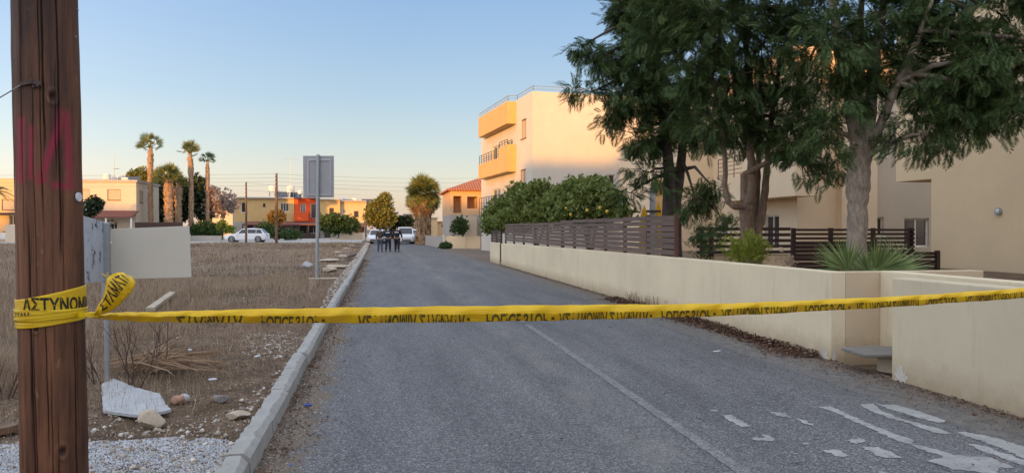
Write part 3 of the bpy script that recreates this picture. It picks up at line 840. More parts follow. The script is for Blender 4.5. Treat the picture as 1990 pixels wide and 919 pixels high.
rm = MB(); railing(rm, [(ux + .06, onu(1440, 381, ux).y, zs + .95), (ux + .06, onu(1393, 381, ux).y, zs + .95)], .85, 5, .02, .8); rm.build('railing', M['board_r'], tm)
block(tm, ID, xc, vP + .02, xc + 6, 40, -.1, zP - .01, M['beige_shade'], S_=[(U(1700, vP) , U(1722, vP), Z(1705, 303, vP), Z(1705, 262, vP), wo_),
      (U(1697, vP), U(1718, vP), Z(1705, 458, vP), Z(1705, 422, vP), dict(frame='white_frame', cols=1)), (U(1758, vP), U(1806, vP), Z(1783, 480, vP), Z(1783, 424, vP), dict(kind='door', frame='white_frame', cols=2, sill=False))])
MB().box((xb, vP - .35, -.1), (xc + .02, vP - .003, zP - .4)).build('bay', M['beige_l'], tm)
vG = 30.0
block(tm, ID, U(1262, 35.5), vG + 2, xa - .003, 40.2, -.1, 6.2, M['beige_l'])
vH = 33.0
b4 = MB().box((U(1258, vH), vH - .9, Z(1275, 440, vH) ), (U(1394, vH), vH - .75, Z(1275, 352, vH))).build('balcony', M['balc'], tm)
rm = MB()
railing(rm, [(U(1258, vH), vH - .82, Z(1275, 352, vH)), (U(1394, vH), vH - .82, Z(1275, 352, vH))], .75, 4, .02, 1.0)
rm.build('railing', M['board_r'], tm)

# orange-lit house with a tiled roof
vT = 64.0
tt = thing('tiled_house', 'peach house with a red tiled roof and open loggia windows', 'building', (U(875, vT), vT, 0))
x0, x1 = U(875, vT), U(875, vT) + 8
zt = Z(900, 371, vT)
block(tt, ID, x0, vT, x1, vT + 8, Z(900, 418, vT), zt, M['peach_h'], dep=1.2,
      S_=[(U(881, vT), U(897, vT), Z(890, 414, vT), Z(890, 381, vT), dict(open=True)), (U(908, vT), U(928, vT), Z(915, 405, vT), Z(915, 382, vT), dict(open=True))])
MB().box((x0 + .1, vT + 1.3, Z(900, 418, vT)), (x1 - .1, vT + 1.4, zt - .1)).build('inner_wall', M['peach_h'], tt)
block(tt, ID, x0 + .01, vT - .02, x1, vT + 8, -.1, Z(900, 418, vT) - .002, M['grey_wall'], roof=False)
MB().box((U(904, vT - 1), vT - 1.6, -.1), (U(925, vT - 1), vT - .03, Z(905, 421, vT - 1))).build('porch_wall', M['white_h'], tt)
cx, cy = (x0 + x1) / 2, vT + 4
rf = MB(); e = .35
rf.add([(x0 - e, vT - e, zt + .12), (x1 + e, vT - e, zt + .12), (x1 + e, vT + 8 + e, zt + .12), (x0 - e, vT + 8 + e, zt + .12), (cx, cy, zt + 1.75),
        (x0 - e, vT - e, zt), (x1 + e, vT - e, zt), (x1 + e, vT + 8 + e, zt), (x0 - e, vT + 8 + e, zt)],
       [(0, 1, 4), (1, 2, 4), (2, 3, 4), (3, 0, 4), (5, 6, 1, 0), (6, 7, 2, 1), (7, 8, 3, 2), (8, 5, 0, 3), (8, 7, 6, 5)])
rf.build('roof', M['tiles'], tt)

# left house
vL = 92.0
tl = thing('flat_roofed_house', 'cream two storey flat roofed house with a red veranda roof at the left', 'building', (U(200, vL), vL, 0))
xl0, xl1 = U(120, vL), U(265, vL); zl = Z(265, 353, vL)
wb = dict(frame='brown_frame', shut='shutter', cols=1)
xw0, xw1 = U(209, vL), U(235, vL)
block(tl, ID, xl0, vL, xl1, vL + 9, .1, zl, M['white_h'], S_=[(xw0, xw1, Z(220, 389, vL), Z(220, 368, vL), wb), (U(150, vL), U(175, vL), Z(220, 389, vL), Z(220, 368, vL), wb), (U(215, vL), U(228, vL), .2, 2.3, dict(kind='door', frame='white_frame', sill=False))],
      E_=[(vL + 1.2, vL + 2.6, Z(265, 393, vL), Z(265, 370, vL), wb), (vL + 5.3, vL + 6.2, Z(265, 383, vL), Z(265, 373, vL), dict(frame='brown_frame', cols=1))])
MB().box((xl0 - .15, vL - .15, zl - .05), (xl1 + .15, vL + 9.1, zl + .18)).build('roof_slab', M['far_conc'], tl)
vr = MB(); zv = Z(230, 411, vL)
vr.add([(xl0, vL - .01, zv + .1), (xl1 + .3, vL - .01, zv + .1), (xl1 + .3, vL - 2.6, zv - .65), (xl0, vL - 2.6, zv - .65), (xl0, vL - .01, zv - .02), (xl1 + .3, vL - .01, zv - .02), (xl1 + .3, vL - 2.6, zv - .77), (xl0, vL - 2.6, zv - .77)],
       [(3, 2, 1, 0), (4, 5, 6, 7), (0, 1, 5, 4), (1, 2, 6, 5), (2, 3, 7, 6), (3, 0, 4, 7)])
vr.build('veranda_roof', M['awning'], tl)
for k in range(4):
    xx = xl0 + .2 + (xl1 - xl0) * k / 3
    MB().box((xx - .08, vL - 2.5, .1), (xx + .08, vL - 2.34, zv - .78)).build('post', M['white_frame'], tl)
# far left house, mostly behind the pole
tf = thing('flat_roofed_house', 'orange lit flat roofed house at the left edge behind the pole', 'building', (U(0, vL), vL, 0))
block(tf, ID, U(-60, vL), vL, U(70, vL), vL + 9, .1, Z(20, 347, vL), M['yellow_p'], S_=[(U(18, vL), U(32, vL), Z(20, 437, vL), Z(20, 418, vL), dict(frame='white_frame')), (U(70, vL) - 3.5, U(70, vL) - 2.2, 3.8, 5, wb), (U(-20, vL), U(-5, vL), 4, 5, wb)])
MB().box((U(-60, vL), vL - 2, Z(20, 414, vL) - .12), (U(70, vL), vL - .003, Z(20, 414, vL))).build('veranda_roof', M['awning'], tf)
tag(MB().box((U(10, 88.5), 88.5, .1), (U(34, 88.5), 88.7, Z(20, 437, 88.5))).build('front_wall', M['white_h']), 'low white front wall beside the pole at the left edge', 'wall')

# row of joined two-storey houses; each house its own thing
vY = 118.0
def rowhouse(pa, pb, v, mat, zt_py, wins, label, cat='building', tanks=(), ground='grey_wall', name='terraced_house', eave=None):
    t = thing(name, label, cat, (U((pa + pb) / 2, v), v, 0))
    x0, x1 = U(pa, v), U(pb, v) - .004; zt = Z((pa + pb) / 2, zt_py, v)
    ops = []
    for (a, b, ya, yb, kk) in wins:
        ops.append((U(a, v), U(b, v), Z(a, yb, v), Z(a, ya, v), kk))
    zf = 2.75
    block(t, ID, x0, v, x1, v + 9, zf, zt, mat, S_=ops)
    block(t, ID, x0, v + .01, x1, v + 9, .1, zf - .003, M[ground], S_=[(x0 + (x1 - x0) * .2, x0 + (x1 - x0) * .2 + 1.0, .3, 2.4, dict(kind='door', frame='brown_frame', sill=False, cols=1)), (x0 + (x1 - x0) * .55, x0 + (x1 - x0) * .55 + 1.5, 1.0, 2.3, dict(frame='white_frame'))], roof=False, name='ground_floor_wall')
    MB().box((x0, v - .5, zt + .002), (x1, v + 9, zt + .2)).build('roof_slab', M[eave or 'far_conc'], t)
    return t
wy = dict(frame='white_frame', cols=3); wy2 = dict(frame='brown_frame', cols=1)
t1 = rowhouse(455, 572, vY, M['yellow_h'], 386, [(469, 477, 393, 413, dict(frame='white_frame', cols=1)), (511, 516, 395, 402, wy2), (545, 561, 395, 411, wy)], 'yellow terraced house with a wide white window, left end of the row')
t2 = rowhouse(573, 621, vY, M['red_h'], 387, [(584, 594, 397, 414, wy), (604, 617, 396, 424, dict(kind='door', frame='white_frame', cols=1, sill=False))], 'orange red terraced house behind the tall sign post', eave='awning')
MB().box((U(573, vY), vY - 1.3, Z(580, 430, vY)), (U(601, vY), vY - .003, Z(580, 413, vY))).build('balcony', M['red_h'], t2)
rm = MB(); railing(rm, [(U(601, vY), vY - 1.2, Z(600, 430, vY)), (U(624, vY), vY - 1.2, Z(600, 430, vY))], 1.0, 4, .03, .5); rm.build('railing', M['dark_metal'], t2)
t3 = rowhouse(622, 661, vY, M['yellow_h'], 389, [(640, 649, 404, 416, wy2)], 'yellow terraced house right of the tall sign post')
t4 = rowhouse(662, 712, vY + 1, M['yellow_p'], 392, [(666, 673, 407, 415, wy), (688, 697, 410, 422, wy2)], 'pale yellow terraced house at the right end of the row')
# dark verandas in front of the row
for (pa, pb, py, lab) in ((470, 555, 431, 'long dark veranda before the yellow house'), (556, 622, 431, 'brown canopy before the orange red house'), (676, 712, 434, 'dark grey canopy behind the white wall')):
    vv = vY - 5.5
    t = thing('veranda', lab, 'veranda', (U(pa, vv), vv, 0))
    x0, x1 = U(pa, vv), U(pb, vv); zz = Z(pa, py, vv)
    q = MB(); q.add([(x0, vv, zz - .35), (x1, vv, zz - .35), (x1, vv + 5.4, zz + .1), (x0, vv + 5.4, zz + .1), (x0, vv, zz - .5), (x1, vv, zz - .5), (x1, vv + 5.4, zz - .05), (x0, vv + 5.4, zz - .05)],
                    [(0, 1, 2, 3), (7, 6, 5, 4), (0, 4, 5, 1), (1, 5, 6, 2), (2, 6, 7, 3), (3, 7, 4, 0)])
    q.build('roof', M['awning'], t)
    for k in range(4):
        xx = x0 + .1 + (x1 - x0 - .2) * k / 3
        MB().box((xx - .07, vv + .1, .1), (xx + .07, vv + .24, zz - .5)).build('post', M['board_d'], t)
    MB().box((x0, vv + .05, .1), (x1, vv + .14, 1.0)).build('front_panel', M['board_d'], t)
# far houses beyond the palm
def farhouse(pa, pb, py, v, mat, lab, wins=(), name='distant_house', tile=False):
    t = thing(name, lab, 'building', (U(pa, v), v, 0), None)
    x0, x1 = U(pa, v), U(pb, v); z = Z(pa, py, v)
    block(t, ID, x0, v, x1, v + 9, -.1, z, mat, S_=[(U(a, v), U(b, v), Z(a, d, v), Z(a, c, v), dict(frame='brown_frame', cols=1)) for a, b, c, d in wins])
    MB().box((x0 - .2, v - .4, z + .002), (x1 + .2, v + 9, z + .2)).build('roof_slab', M['tiles'] if tile else M['far_conc'], t)
farhouse(756, 786, 420, 150, M['yellow_p'], 'small pale house with one dark window behind the police group', [(763, 768, 424, 431), (776, 780, 424, 431)])
farhouse(787, 812, 417, 158, M['peach_h'], 'peach house just left of the big palm', [(794, 799, 424, 432)])
farhouse(826, 850, 424, 165, M['yellow_p'], 'low pale yellow house between the big palm and the tiled house', [(830, 834, 430, 436)])
farhouse(845, 880, 432, 170, M['peach_h'], 'low peach house left of the tiled house', [(858, 862, 436, 441)], tile=True)
farhouse(384, 452, 409, 140, M['white_h'], 'pale house behind the pink grey tree', [(392, 400, 414, 424), (430, 438, 414, 424)])

# low white wall at the end of the lot, and the grey walls round the bend
tw = thing('front_wall', 'low white front wall beyond the round tree', 'wall', (U(690, 100), 100, 0))
MB().box((U(662, 100), 100, .1), (U(706, 100), 100.2, Z(690, 452, 100))).build('wall', M['white_h'], tw)
MB().box((U(706, 99), 96, .1), (U(706, 99) + .25, 99.9, Z(706, 452, 98))).build('pier', M['white_h'], tw)
MB().box((U(706, 94) + .3, 94, .0), (U(722, 94), 94.2, Z(715, 461, 94))).build('wall', M['white_h'], tw)
def low_wall(a, b, z, lab, mat='grey_wall', th=.2):
    return tag(MB().beam((a[0], a[1], z / 2 - .05), (b[0], b[1], z / 2 - .05), th, z + .1).build('boundary_wall', M[mat]), lab, 'wall')
low_wall((4.3, 90), (5.45, 64.2), 1.0, 'low grey boundary wall below the big palm')
low_wall((5.62, 63.95), (8.4, 61.6), 1.05, 'low beige boundary wall right of the white marker post', 'beige')
tag(MB().box((5.4, 63.7, 0), (5.58, 63.88, 1.15)).build('marker_post', M['white_frame']), 'short white post at the corner of the low grey walls', 'post')

# apartment blocks behind the camera: they throw the long shadow over the street
def back_block(x0, x1, y0, y1, h, lab, mat):
    t = thing('apartment_block', lab, 'building', ((x0 + x1) / 2, y1, 0))
    mb = MB(); ops = []
    n = int((x1 - x0) / 3.2)
    P = wall_face(mb, ID, 'N', y1, x0, x1, -.1, h, o_ := [(x0 + (k + .3) * (x1 - x0) / n, x0 + (k + .7) * (x1 - x0) / n, f * 3 + 1, f * 3 + 2.3) for k in range(n) for f in range(int(h / 3))])
    for s, c in (('W', x0), ('E', x1)): wall_face(mb, ID, s, c, y0, y1, -.1, h, [])
    wall_face(mb, ID, 'S', y0, x0, x1, -.1, h, [])
    mb.add([(x0, y0, h), (x1, y0, h), (x1, y1, h), (x0, y1, h)], [(0, 1, 2, 3)])
    mb.build('wall', mat, t)
    gb = MB()
    for o in o_: gb.add([(o[0], y1 - .12, o[2]), (o[1], y1 - .12, o[2]), (o[1], y1 - .12, o[3]), (o[0], y1 - .12, o[3])], [(0, 1, 2, 3)])
    gb.build('window', M['glass_house'], t)
HB = 11.4
BB = [(-150, -119, 11.0), (-118.5, -109, 13.6), (-108.5, -84, 11.9), (-83, -58, 11.6), (-57, -41, 10.4), (-40, -22, HB), (-21.5, 4, HB - .2), (5, 30, HB + 1.2)]
for i, (a, b, h) in enumerate(BB):
    back_block(a, b, -44, -32, h, ['long beige block farthest to the left behind the viewer', 'tall narrow white block left behind the viewer', 'long white block left behind the viewer', 'peach block left behind the viewer', 'low yellow block behind the viewer', 'beige block behind the pole', 'white block straight behind the viewer', 'tall beige block behind the road wall'][i], M[['beige', 'white_h', 'white_h', 'peach_h', 'yellow_p', 'beige', 'white_h', 'beige'][i]])
# @@PART3
# ================================================================== foliage engine
def frames(d, up=None, rg=rng):
    """array of rotation matrices whose Y column follows d, random roll about it weighted to 'up'"""
    d = d / np.linalg.norm(d, axis=1, keepdims=True)
    a = rg.normal(size=d.shape) * (.35 if up is not None else 1)
    if up is not None: a = a + np.asarray(up)
    x = np.cross(d, a); x /= np.linalg.norm(x, axis=1, keepdims=True) + 1e-9
    z = np.cross(x, d)
    return np.stack([x, d, z], 2)
def scatter(tv, tf, pos, Rm, sc):
    """copies of the template (tv, tf) at pos with rotation Rm and scale sc"""
    V_ = np.einsum('nij,kj->nki', Rm, tv) * sc[:, None, None] + pos[:, None, :]
    n, k = len(pos), len(tv)
    F_ = tf[None] + (np.arange(n) * k)[:, None, None]
    return V_.reshape(-1, 3), F_.reshape(-1, tf.shape[1])
def t_pinnate(pairs=8, seed=0, wid=.045):
    v, f = [], []; r = random.Random(seed)
    def leaf(b, d, L, w_):
        nrm = Vector((0, 0, 1)); s_ = Vector(d).cross(nrm).normalized() * w_
        b = Vector(b); d = Vector(d).normalized(); k = len(v)
        v.extend([b, b + d * L * .5 + s_, b + d * L, b + d * L * .5 - s_]); f.append((k, k + 1, k + 2, k + 3))
    for i in range(pairs):
        t = .12 + .8 * i / pairs; L = .42 * math.sin(math.pi * (.22 + .68 * t)) * r.uniform(.85, 1.1); dz = -.25 * t * t
        for sgn in (-1, 1): leaf((0, t, dz), (sgn * .85, .75, -.18 + r.uniform(-.15, .15)), L, .028)
    leaf((0, .9, -.22), (0, 1, -.3), .2, .03)
    k = len(v); v.extend([Vector((-.008, 0, 0)), Vector((.008, 0, 0)), Vector((.004, 1, -.25)), Vector((-.004, 1, -.25))]); f.append((k, k + 1, k + 2, k + 3))
    return np.array([tuple(p) for p in v]), np.array(f)
def t_leafcluster(n=6, seed=0, wid=.3, spread=1.0):
    v, f = [], []; r = random.Random(seed)
    for i in range(n):
        d = Vector((r.gauss(0, spread), r.gauss(.4, spread), r.gauss(0, spread))).normalized()
        b = Vector((r.uniform(-.3, .3), r.uniform(-.2, .4), r.uniform(-.3, .3))); s_ = d.orthogonal().normalized() * wid * .5
        s_ = Matrix.Rotation(r.uniform(0, 6.28), 3, d) @ s_
        k = len(v); v.extend([b, b + d * .5 + s_, b + d, b + d * .5 - s_]); f.append((k, k + 1, k + 2, k + 3))
    return np.array([tuple(p) for p in v]), np.array(f)
def t_fan(n=14, arc=2.6, droop=.15, wid=.07):
    v, f = [], []
    for i in range(n):
        a = -arc / 2 + arc * i / (n - 1); d = Vector((math.sin(a), math.cos(a), 0)); s_ = Vector((d.y, -d.x, 0)) * wid
        L = .92 + .08 * ((i * 7) % 3 - 1); dr = droop * (1 + .6 * ((i * 5) % 3 - 1)); k = len(v)
        v.extend([Vector((0, 0, 0)), d * L * .6 + s_ + Vector((0, 0, .02)), d * L - Vector((0, 0, dr)), d * L * .6 - s_ + Vector((0, 0, .02))]); f.append((k, k + 1, k + 2, k + 3))
    return np.array([tuple(p) for p in v]), np.array(f)
TP = [t_pinnate(11, 1), t_pinnate(12, 2), t_pinnate(10, 3)]
TL = t_leafcluster(6, 1, .5)
def in_ellipsoids(ells, n, rg, shell=.55):
    """ells: (centre xyz, radii xyz); returns points, outward directions, ellipsoid index"""
    wts = np.array([e[1][0] * e[1][1] + e[1][0] * e[1][2] for e in ells]) ** 1.0; wts /= wts.sum()
    k = rg.choice(len(ells), n, p=wts)
    d = rg.normal(size=(n, 3)); d /= np.linalg.norm(d, axis=1, keepdims=True)
    r = (shell + (1 - shell) * rg.random(n) ** .7)[:, None]
    C = np.array([tuple(e[0]) for e in ells])[k]; Rr = np.array([tuple(e[1]) for e in ells])[k]
    return C + d * Rr * r, d, k
def right_fwd():
    return Vector((math.cos(R(YAW)), -math.sin(R(YAW)), 0)), Vector((math.sin(R(YAW)), math.cos(R(YAW)), 0))
def E(px, py, rx, ry, D, dd=None):
    """foliage mass seen at px,py with pixel radii, D metres away, dd deep"""
    c = at(px, py, D); a = rx * D / F; b = ry * D / F
    return (c, (a, dd if dd else (a + b) / 2, b))

# ---- the three silky trees by the garden wall
def silky_tree(label, name, base, trunks, ells, nclump, per, seed, bark, size=(.2, .34), limbs=22, leaf='silk', hang=.38):
    rg = np.random.default_rng(seed); r = random.Random(seed)
    t = thing(name, label, 'tree', base, None)
    tb_ = MB(); ends = []
    for (pts, rad) in trunks:
        dense = []; rr = []
        for i in range(len(pts) - 1):
            for k in range(5):
                q = pts[i].lerp(pts[i + 1], k / 5) + Vector((r.uniform(-1, 1), r.uniform(-1, 1), 0)) * .012; dense.append(q)
                rr.append((rad[i] + (rad[i + 1] - rad[i]) * k / 5) * r.uniform(.96, 1.05))
        dense.append(pts[-1]); rr.append(rad[-1])
        tb_.tube(dense, rr, 14, jit=.05); ends += [(q, x) for q, x in zip(dense[len(dense) // 2:], rr[len(rr) // 2:])]
    P_, Dn, K = in_ellipsoids(ells, nclump, rg, .25)
    # limbs reach from the trunk tops to the middle of each mass, twigs from there to the clumps
    lm = MB()
    for c, rad in ells:
        e0, er = min(ends, key=lambda q: (q[0] - c).length + r.uniform(0, .6))
        m1 = e0.lerp(c, .45) + Vector((r.uniform(-.1, .1), r.uniform(-.1, .1), .18 * (c - e0).length * r.uniform(.2, .8)))
        m2 = e0.lerp(c, .8) + Vector((0, 0, .08))
        lm.tube([e0, m1, m2, c], [min(er * .75, .07), .042, .028, .014], 7, jit=.08)
    for j in range(0, nclump, max(1, nclump // (limbs * 6))):
        c = Vector(ells[K[j]][0]); p = Vector(P_[j])
        mid = c.lerp(p, .5) + Vector((0, 0, .05)); lm.tube([c.lerp(p, .05), mid, p], [.016, .011, .005], 5)
    tk = tb_.build('trunk', bark, t, smooth=50)
    lm.build('branch', bark, tk, smooth=60)
    # sprays in clumps
    cen = np.repeat(P_, per, 0); dirs = np.repeat(Dn, per, 0)
    n = len(cen); pos = cen + rg.normal(size=(n, 3)) * .105
    d = dirs * .8 + rg.normal(size=(n, 3)) * .55; d[:, 2] -= hang
    Rm = frames(d, (0, 0, 1), rg); sc = rg.uniform(size[0], size[1], n)
    Vs, Fs, off = [], [], 0
    pick = rg.integers(0, 3, n)
    for q in range(3):
        s_ = pick == q; a, b = scatter(*TP[q], pos[s_], Rm[s_], sc[s_]); Vs.append(a); Fs.append(b + off); off += len(a)
    npmesh('crown', np.concatenate(Vs), np.concatenate(Fs), M[leaf], t)
    return t
def tp(*q): return [at(x, y, D) for x, y, D in q]
# nearest tree: thick pale trunk
bA = onv(1662, 600, 11.2); bA.z = .55
silky_tree('feathery dark green tree with the thick pale knotted trunk, nearest the big beige wall', 'silky_oak', bA,
  [(tp((1664, 560, 12), (1664, 470, 12), (1667, 400, 12), (1667, 360, 12), (1672, 315, 12), (1676, 285, 12)), [.185, .155, .148, .185, .155, .17]),
   (tp((1676, 305, 12), (1655, 230, 11.9), (1640, 130, 12), (1620, 20, 12), (1600, -120, 12)), [.12, .10, .085, .06, .03]),
   (tp((1676, 300, 12), (1690, 220, 12), (1700, 120, 12.1), (1720, 0, 12.2), (1730, -130, 12.2)), [.12, .10, .08, .06, .03]),
   (tp((1680, 310, 12), (1712, 240, 11.9), (1745, 160, 11.7), (1790, 60, 11.5), (1830, -50, 11.4)), [.10, .075, .06, .04, .02]),
   (tp((1672, 300, 12), (1668, 180, 12.3), (1672, 60, 12.5), (1680, -90, 12.6)), [.08, .07, .05, .03])],
  [E(1620, 90, 85, 75, 11.8, .8), E(1700, 40, 80, 60, 12, .8), E(1630, 190, 60, 50, 12, .7), E(1690, 150, 50, 55, 12.4, .5), E(1760, 130, 70, 40, 12, .6), E(1850, 170, 85, 55, 11.6, .7), E(1800, 262, 55, 24, 11.4, .4),
   E(1905, 120, 90, 70, 11.2, .8), E(1950, 205, 50, 38, 11, .5), E(1890, 30, 100, 50, 11.5, .8), E(1735, 245, 48, 26, 11.8, .35), E(1780, 10, 70, 32, 12, .6), E(1655, 285, 26, 22, 11.7, .2),
   E(1885, 232, 46, 20, 11.2, .35), E(2020, 90, 60, 110, 11, .8), E(2060, -60, 120, 70, 11.5, 1), E(1650, -110, 150, 90, 12, 1.2), E(1850, -120, 150, 90, 11.8, 1.2), E(1600, 250, 45, 30, 12, .4), E(1820, 215, 70, 32, 11.5, .4)],
  690, 11, 21, M['bark_a'], (.19, .33))
# second tree: forked trunk
bB = onv(1462, 600, 14.0); bB.z = .55
silky_tree('feathery dark green tree with a forked brown trunk and one bent side stem', 'silky_oak', bB,
  [(tp((1452, 560, 14.5), (1452, 480, 14.5), (1452, 440, 14.5), (1452, 405, 14.5), (1458, 380, 14.5)), [.17, .135, .13, .15, .12]),
   (tp((1450, 392, 14.5), (1448, 340, 14.5), (1455, 345, 14.6)), [.11, .085, .05]),
   (tp((1455, 395, 14.4), (1462, 350, 14.4), (1458, 290, 14.4), (1460, 200, 14.4), (1450, 80, 14.4), (1440, -60, 14.3)), [.09, .085, .075, .065, .05, .03]),
   (tp((1445, 402, 14.3), (1428, 402, 14.2), (1414, 392, 14.2), (1409, 360, 14.2), (1409, 300, 14.2), (1404, 240, 14.2), (1385, 150, 14.1)), [.06, .06, .055, .048, .045, .04, .03]),
   (tp((1470, 560, 14.7), (1473, 470, 14.7), (1470, 400, 14.7), (1473, 330, 14.7), (1476, 240, 14.7), (1482, 120, 14.7)), [.11, .10, .06, .055, .05, .04]),
   (tp((1462, 500, 14.6), (1478, 430, 14.6), (1486, 370, 14.6), (1492, 300, 14.6), (1500, 220, 14.6), (1520, 100, 14.5)), [.09, .08, .07, .055, .05, .03])],
  [E(1400, 60, 100, 75, 14, .9), E(1400, 165, 90, 55, 14, .8), E(1480, 90, 100, 85, 14.2, 1), E(1375, 230, 55, 42, 14, .6), E(1490, 215, 85, 50, 14.4, .8), E(1590, 322, 55, 24, 13.2, .35), E(1545, 282, 58, 34, 13.6, .5),
   E(1325, 15, 95, 60, 14.2, .9), E(1530, 20, 100, 55, 14, 1), E(1430, 268, 55, 22, 14.8, .4), E(1350, 120, 60, 60, 13.8, .6), E(1330, -110, 150, 90, 14.5, 1.2), E(1520, -100, 140, 80, 14.4, 1.2), E(1560, 190, 55, 60, 14, .6),
   E(1530, 240, 40, 40, 14, .5), E(1270, 70, 60, 50, 14.5, .6), E(1612, 338, 30, 13, 13, .3), E(1430, 230, 60, 45, 14.6, .6), E(1545, 312, 46, 18, 13.6, .4), E(1505, 262, 55, 24, 14.6, .4)],
  640, 11, 22, M['bark_b'], (.19, .34))
# third tree: dark double trunk, farther back
bC = onv(1306, 600, 19.0); bC.z = .55
silky_tree('feathery tree with a dark double trunk behind the slatted fence, leaning branches to the left', 'silky_oak', bC,
  [(tp((1300, 520, 20), (1301, 420, 20), (1300, 330, 20), (1290, 240, 20), (1270, 120, 20), (1250, 20, 20)), [.22, .19, .15, .13, .09, .05]),
   (tp((1312, 520, 20.2), (1312, 400, 20.2), (1322, 330, 20.2), (1330, 240, 20.2), (1345, 120, 20.2)), [.20, .16, .13, .10, .06])],
  [E(1250, 110, 75, 60, 20, 1), E(1165, 112, 55, 26, 19.5, .5), E(1130, 92, 28, 12, 19.4, .25), E(1150, 180, 55, 13, 19.4, .3), E(1225, 190, 60, 40, 19.6, .8), E(1232, 50, 45, 55, 20, .8), E(1240, 268, 45, 26, 19.5, .5), E(1262, 335, 48, 24, 19.6, .45),
   E(1320, 225, 60, 50, 20, 1), E(1352, 392, 38, 26, 19, .35), E(1382, 358, 26, 12, 18.6, .25), E(1300, 20, 80, 60, 20, 1), E(1232, -70, 60, 60, 20, 1), E(1205, 20, 20, 26, 20, .3), E(1268, 275, 34, 18, 20.4, .4), E(1225, 375, 20, 10, 19.4, .2), E(1190, 228, 24, 16, 19.4, .3), E(1370, 275, 36, 22, 20, .5), E(1290, 160, 60, 50, 20, 1)],
  520, 11, 23, M['bark_c'], (.24, .42))

# leafy bush masses
def leafy(name, label, cat, base, ells, n, leafm, size, seed, trunk=None, bark='bark_b', group=None, shell=.5, tmpl=None, updir=.3, part='crown'):
    rg = np.random.default_rng(seed)
    t = thing(name, label, cat, base, group)
    P_, Dn, K = in_ellipsoids(ells, n, rg, shell)
    P_ = P_ + rg.normal(size=P_.shape) * size[1] * .5
    d = Dn + rg.normal(size=P_.shape) * .7; d[:, 2] += updir
    tv, tf = tmpl if tmpl is not None else TL
    a, b = scatter(tv, tf, P_, frames(d, None, rg), rg.uniform(size[0], size[1], n))
    npmesh(part, a, b, M[leafm], t)
    if trunk:
        tm_ = MB()
        for pts, rad in trunk: tm_.tube(pts, rad, 8, jit=.06)
        tm_.build('trunk', M[bark], t, smooth=60)
    return t
def stem_to(base, c, r0, r1): 
    base = Vector(base); c = Vector(c); return ([base, base.lerp(c, .5) + Vector((.05, 0, 0)), c], [r0, (r0 + r1) / 2, r1])
def Eu(px, py, rx, ry, u, dd=.6):
    c = onu(px, py, u); D = c.x * math.sin(R(YAW)) + c.y * math.cos(R(YAW)); return (c, (rx * D / F, dd, ry * D / F))
c1 = [Eu(985, 412, 40, 30, 7.0, .9), Eu(1040, 400, 42, 34, 7.0, .9), Eu(961, 428, 24, 24, 6.2, .7), Eu(1065, 412, 40, 26, 7.0, .8), Eu(1012, 374, 24, 16, 7.2), Eu(1052, 368, 20, 14, 7.2), Eu(950, 440, 12, 16, 5.7, .4), Eu(1000, 430, 40, 20, 6.8, .8), Eu(1085, 388, 22, 26, 7.3)]
b_ = Vector((7.0, 33, .6))
leafy('citrus_tree', 'wide green citrus bush spilling over the far end of the slatted fence', 'bush', b_, c1, 4200, 'citrus', (.10, .21), 31, [stem_to(b_, c1[1][0], .09, .03), stem_to(b_, c1[3][0], .07, .03)])
c2 = [Eu(1120, 388, 40, 34, 7.0, .8), Eu(1160, 392, 42, 32, 7.0, .8), Eu(1120, 364, 28, 14, 7.2, .5), Eu(1190, 398, 22, 24, 7.0, .4), Eu(1130, 416, 60, 20, 6.8, .7), Eu(1216, 414, 14, 7, 6.8, .2), Eu(1158, 362, 22, 12, 7.2, .4)]
b_ = Vector((7.0, 24, .6))
t = leafy('citrus_tree', 'denser citrus bush with yellow fruit, right of the two behind the fence', 'bush', b_, c2, 3600, 'citrus', (.09, .18), 32, [stem_to(b_, c2[0][0], .09, .03), stem_to(b_, c2[1][0], .07, .03)])
for x, y in ((1100, 405), (1141, 409), (1109, 417), (1166, 404), (1180, 411)):
    MB().ball(onu(x, y, 6.15), .05).build('fruit', M['lemon'], t, smooth=180)
leafy('leafy_bush', 'dark low foliage behind the reddish fence post', 'bush', at(1390, 480, 16), [E(1378, 452, 26, 16, 17.5, .4), E(1368, 474, 16, 20, 17.5, .3), E(1402, 436, 16, 9, 17.5, .3)], 210, 'silk', (.14, .26), 33, tmpl=TP[0], part='foliage')
leafy('garden_shrub', 'bright yellow green shrub at the foot of the forked tree', 'bush', at(1450, 512, 12.9), [E(1450, 497, 28, 13, 12.4, .25), E(1470, 482, 14, 14, 12.4, .15), E(1428, 484, 12, 12, 12.4, .15), E(1448, 478, 14, 12, 12.5, .15)], 520, 'shrub', (.07, .15), 34, tmpl=TP[1], updir=.9, part='foliage')
leafy('garden_shrub', 'pale thin weed on the wall top left of the tall boarded fence', 'bush', at(1528, 520, 11.6), [E(1528, 512, 12, 8, 11.6, .1)], 50, 'straw', (.06, .12), 35, tmpl=TP[1], updir=1.4, part='foliage')

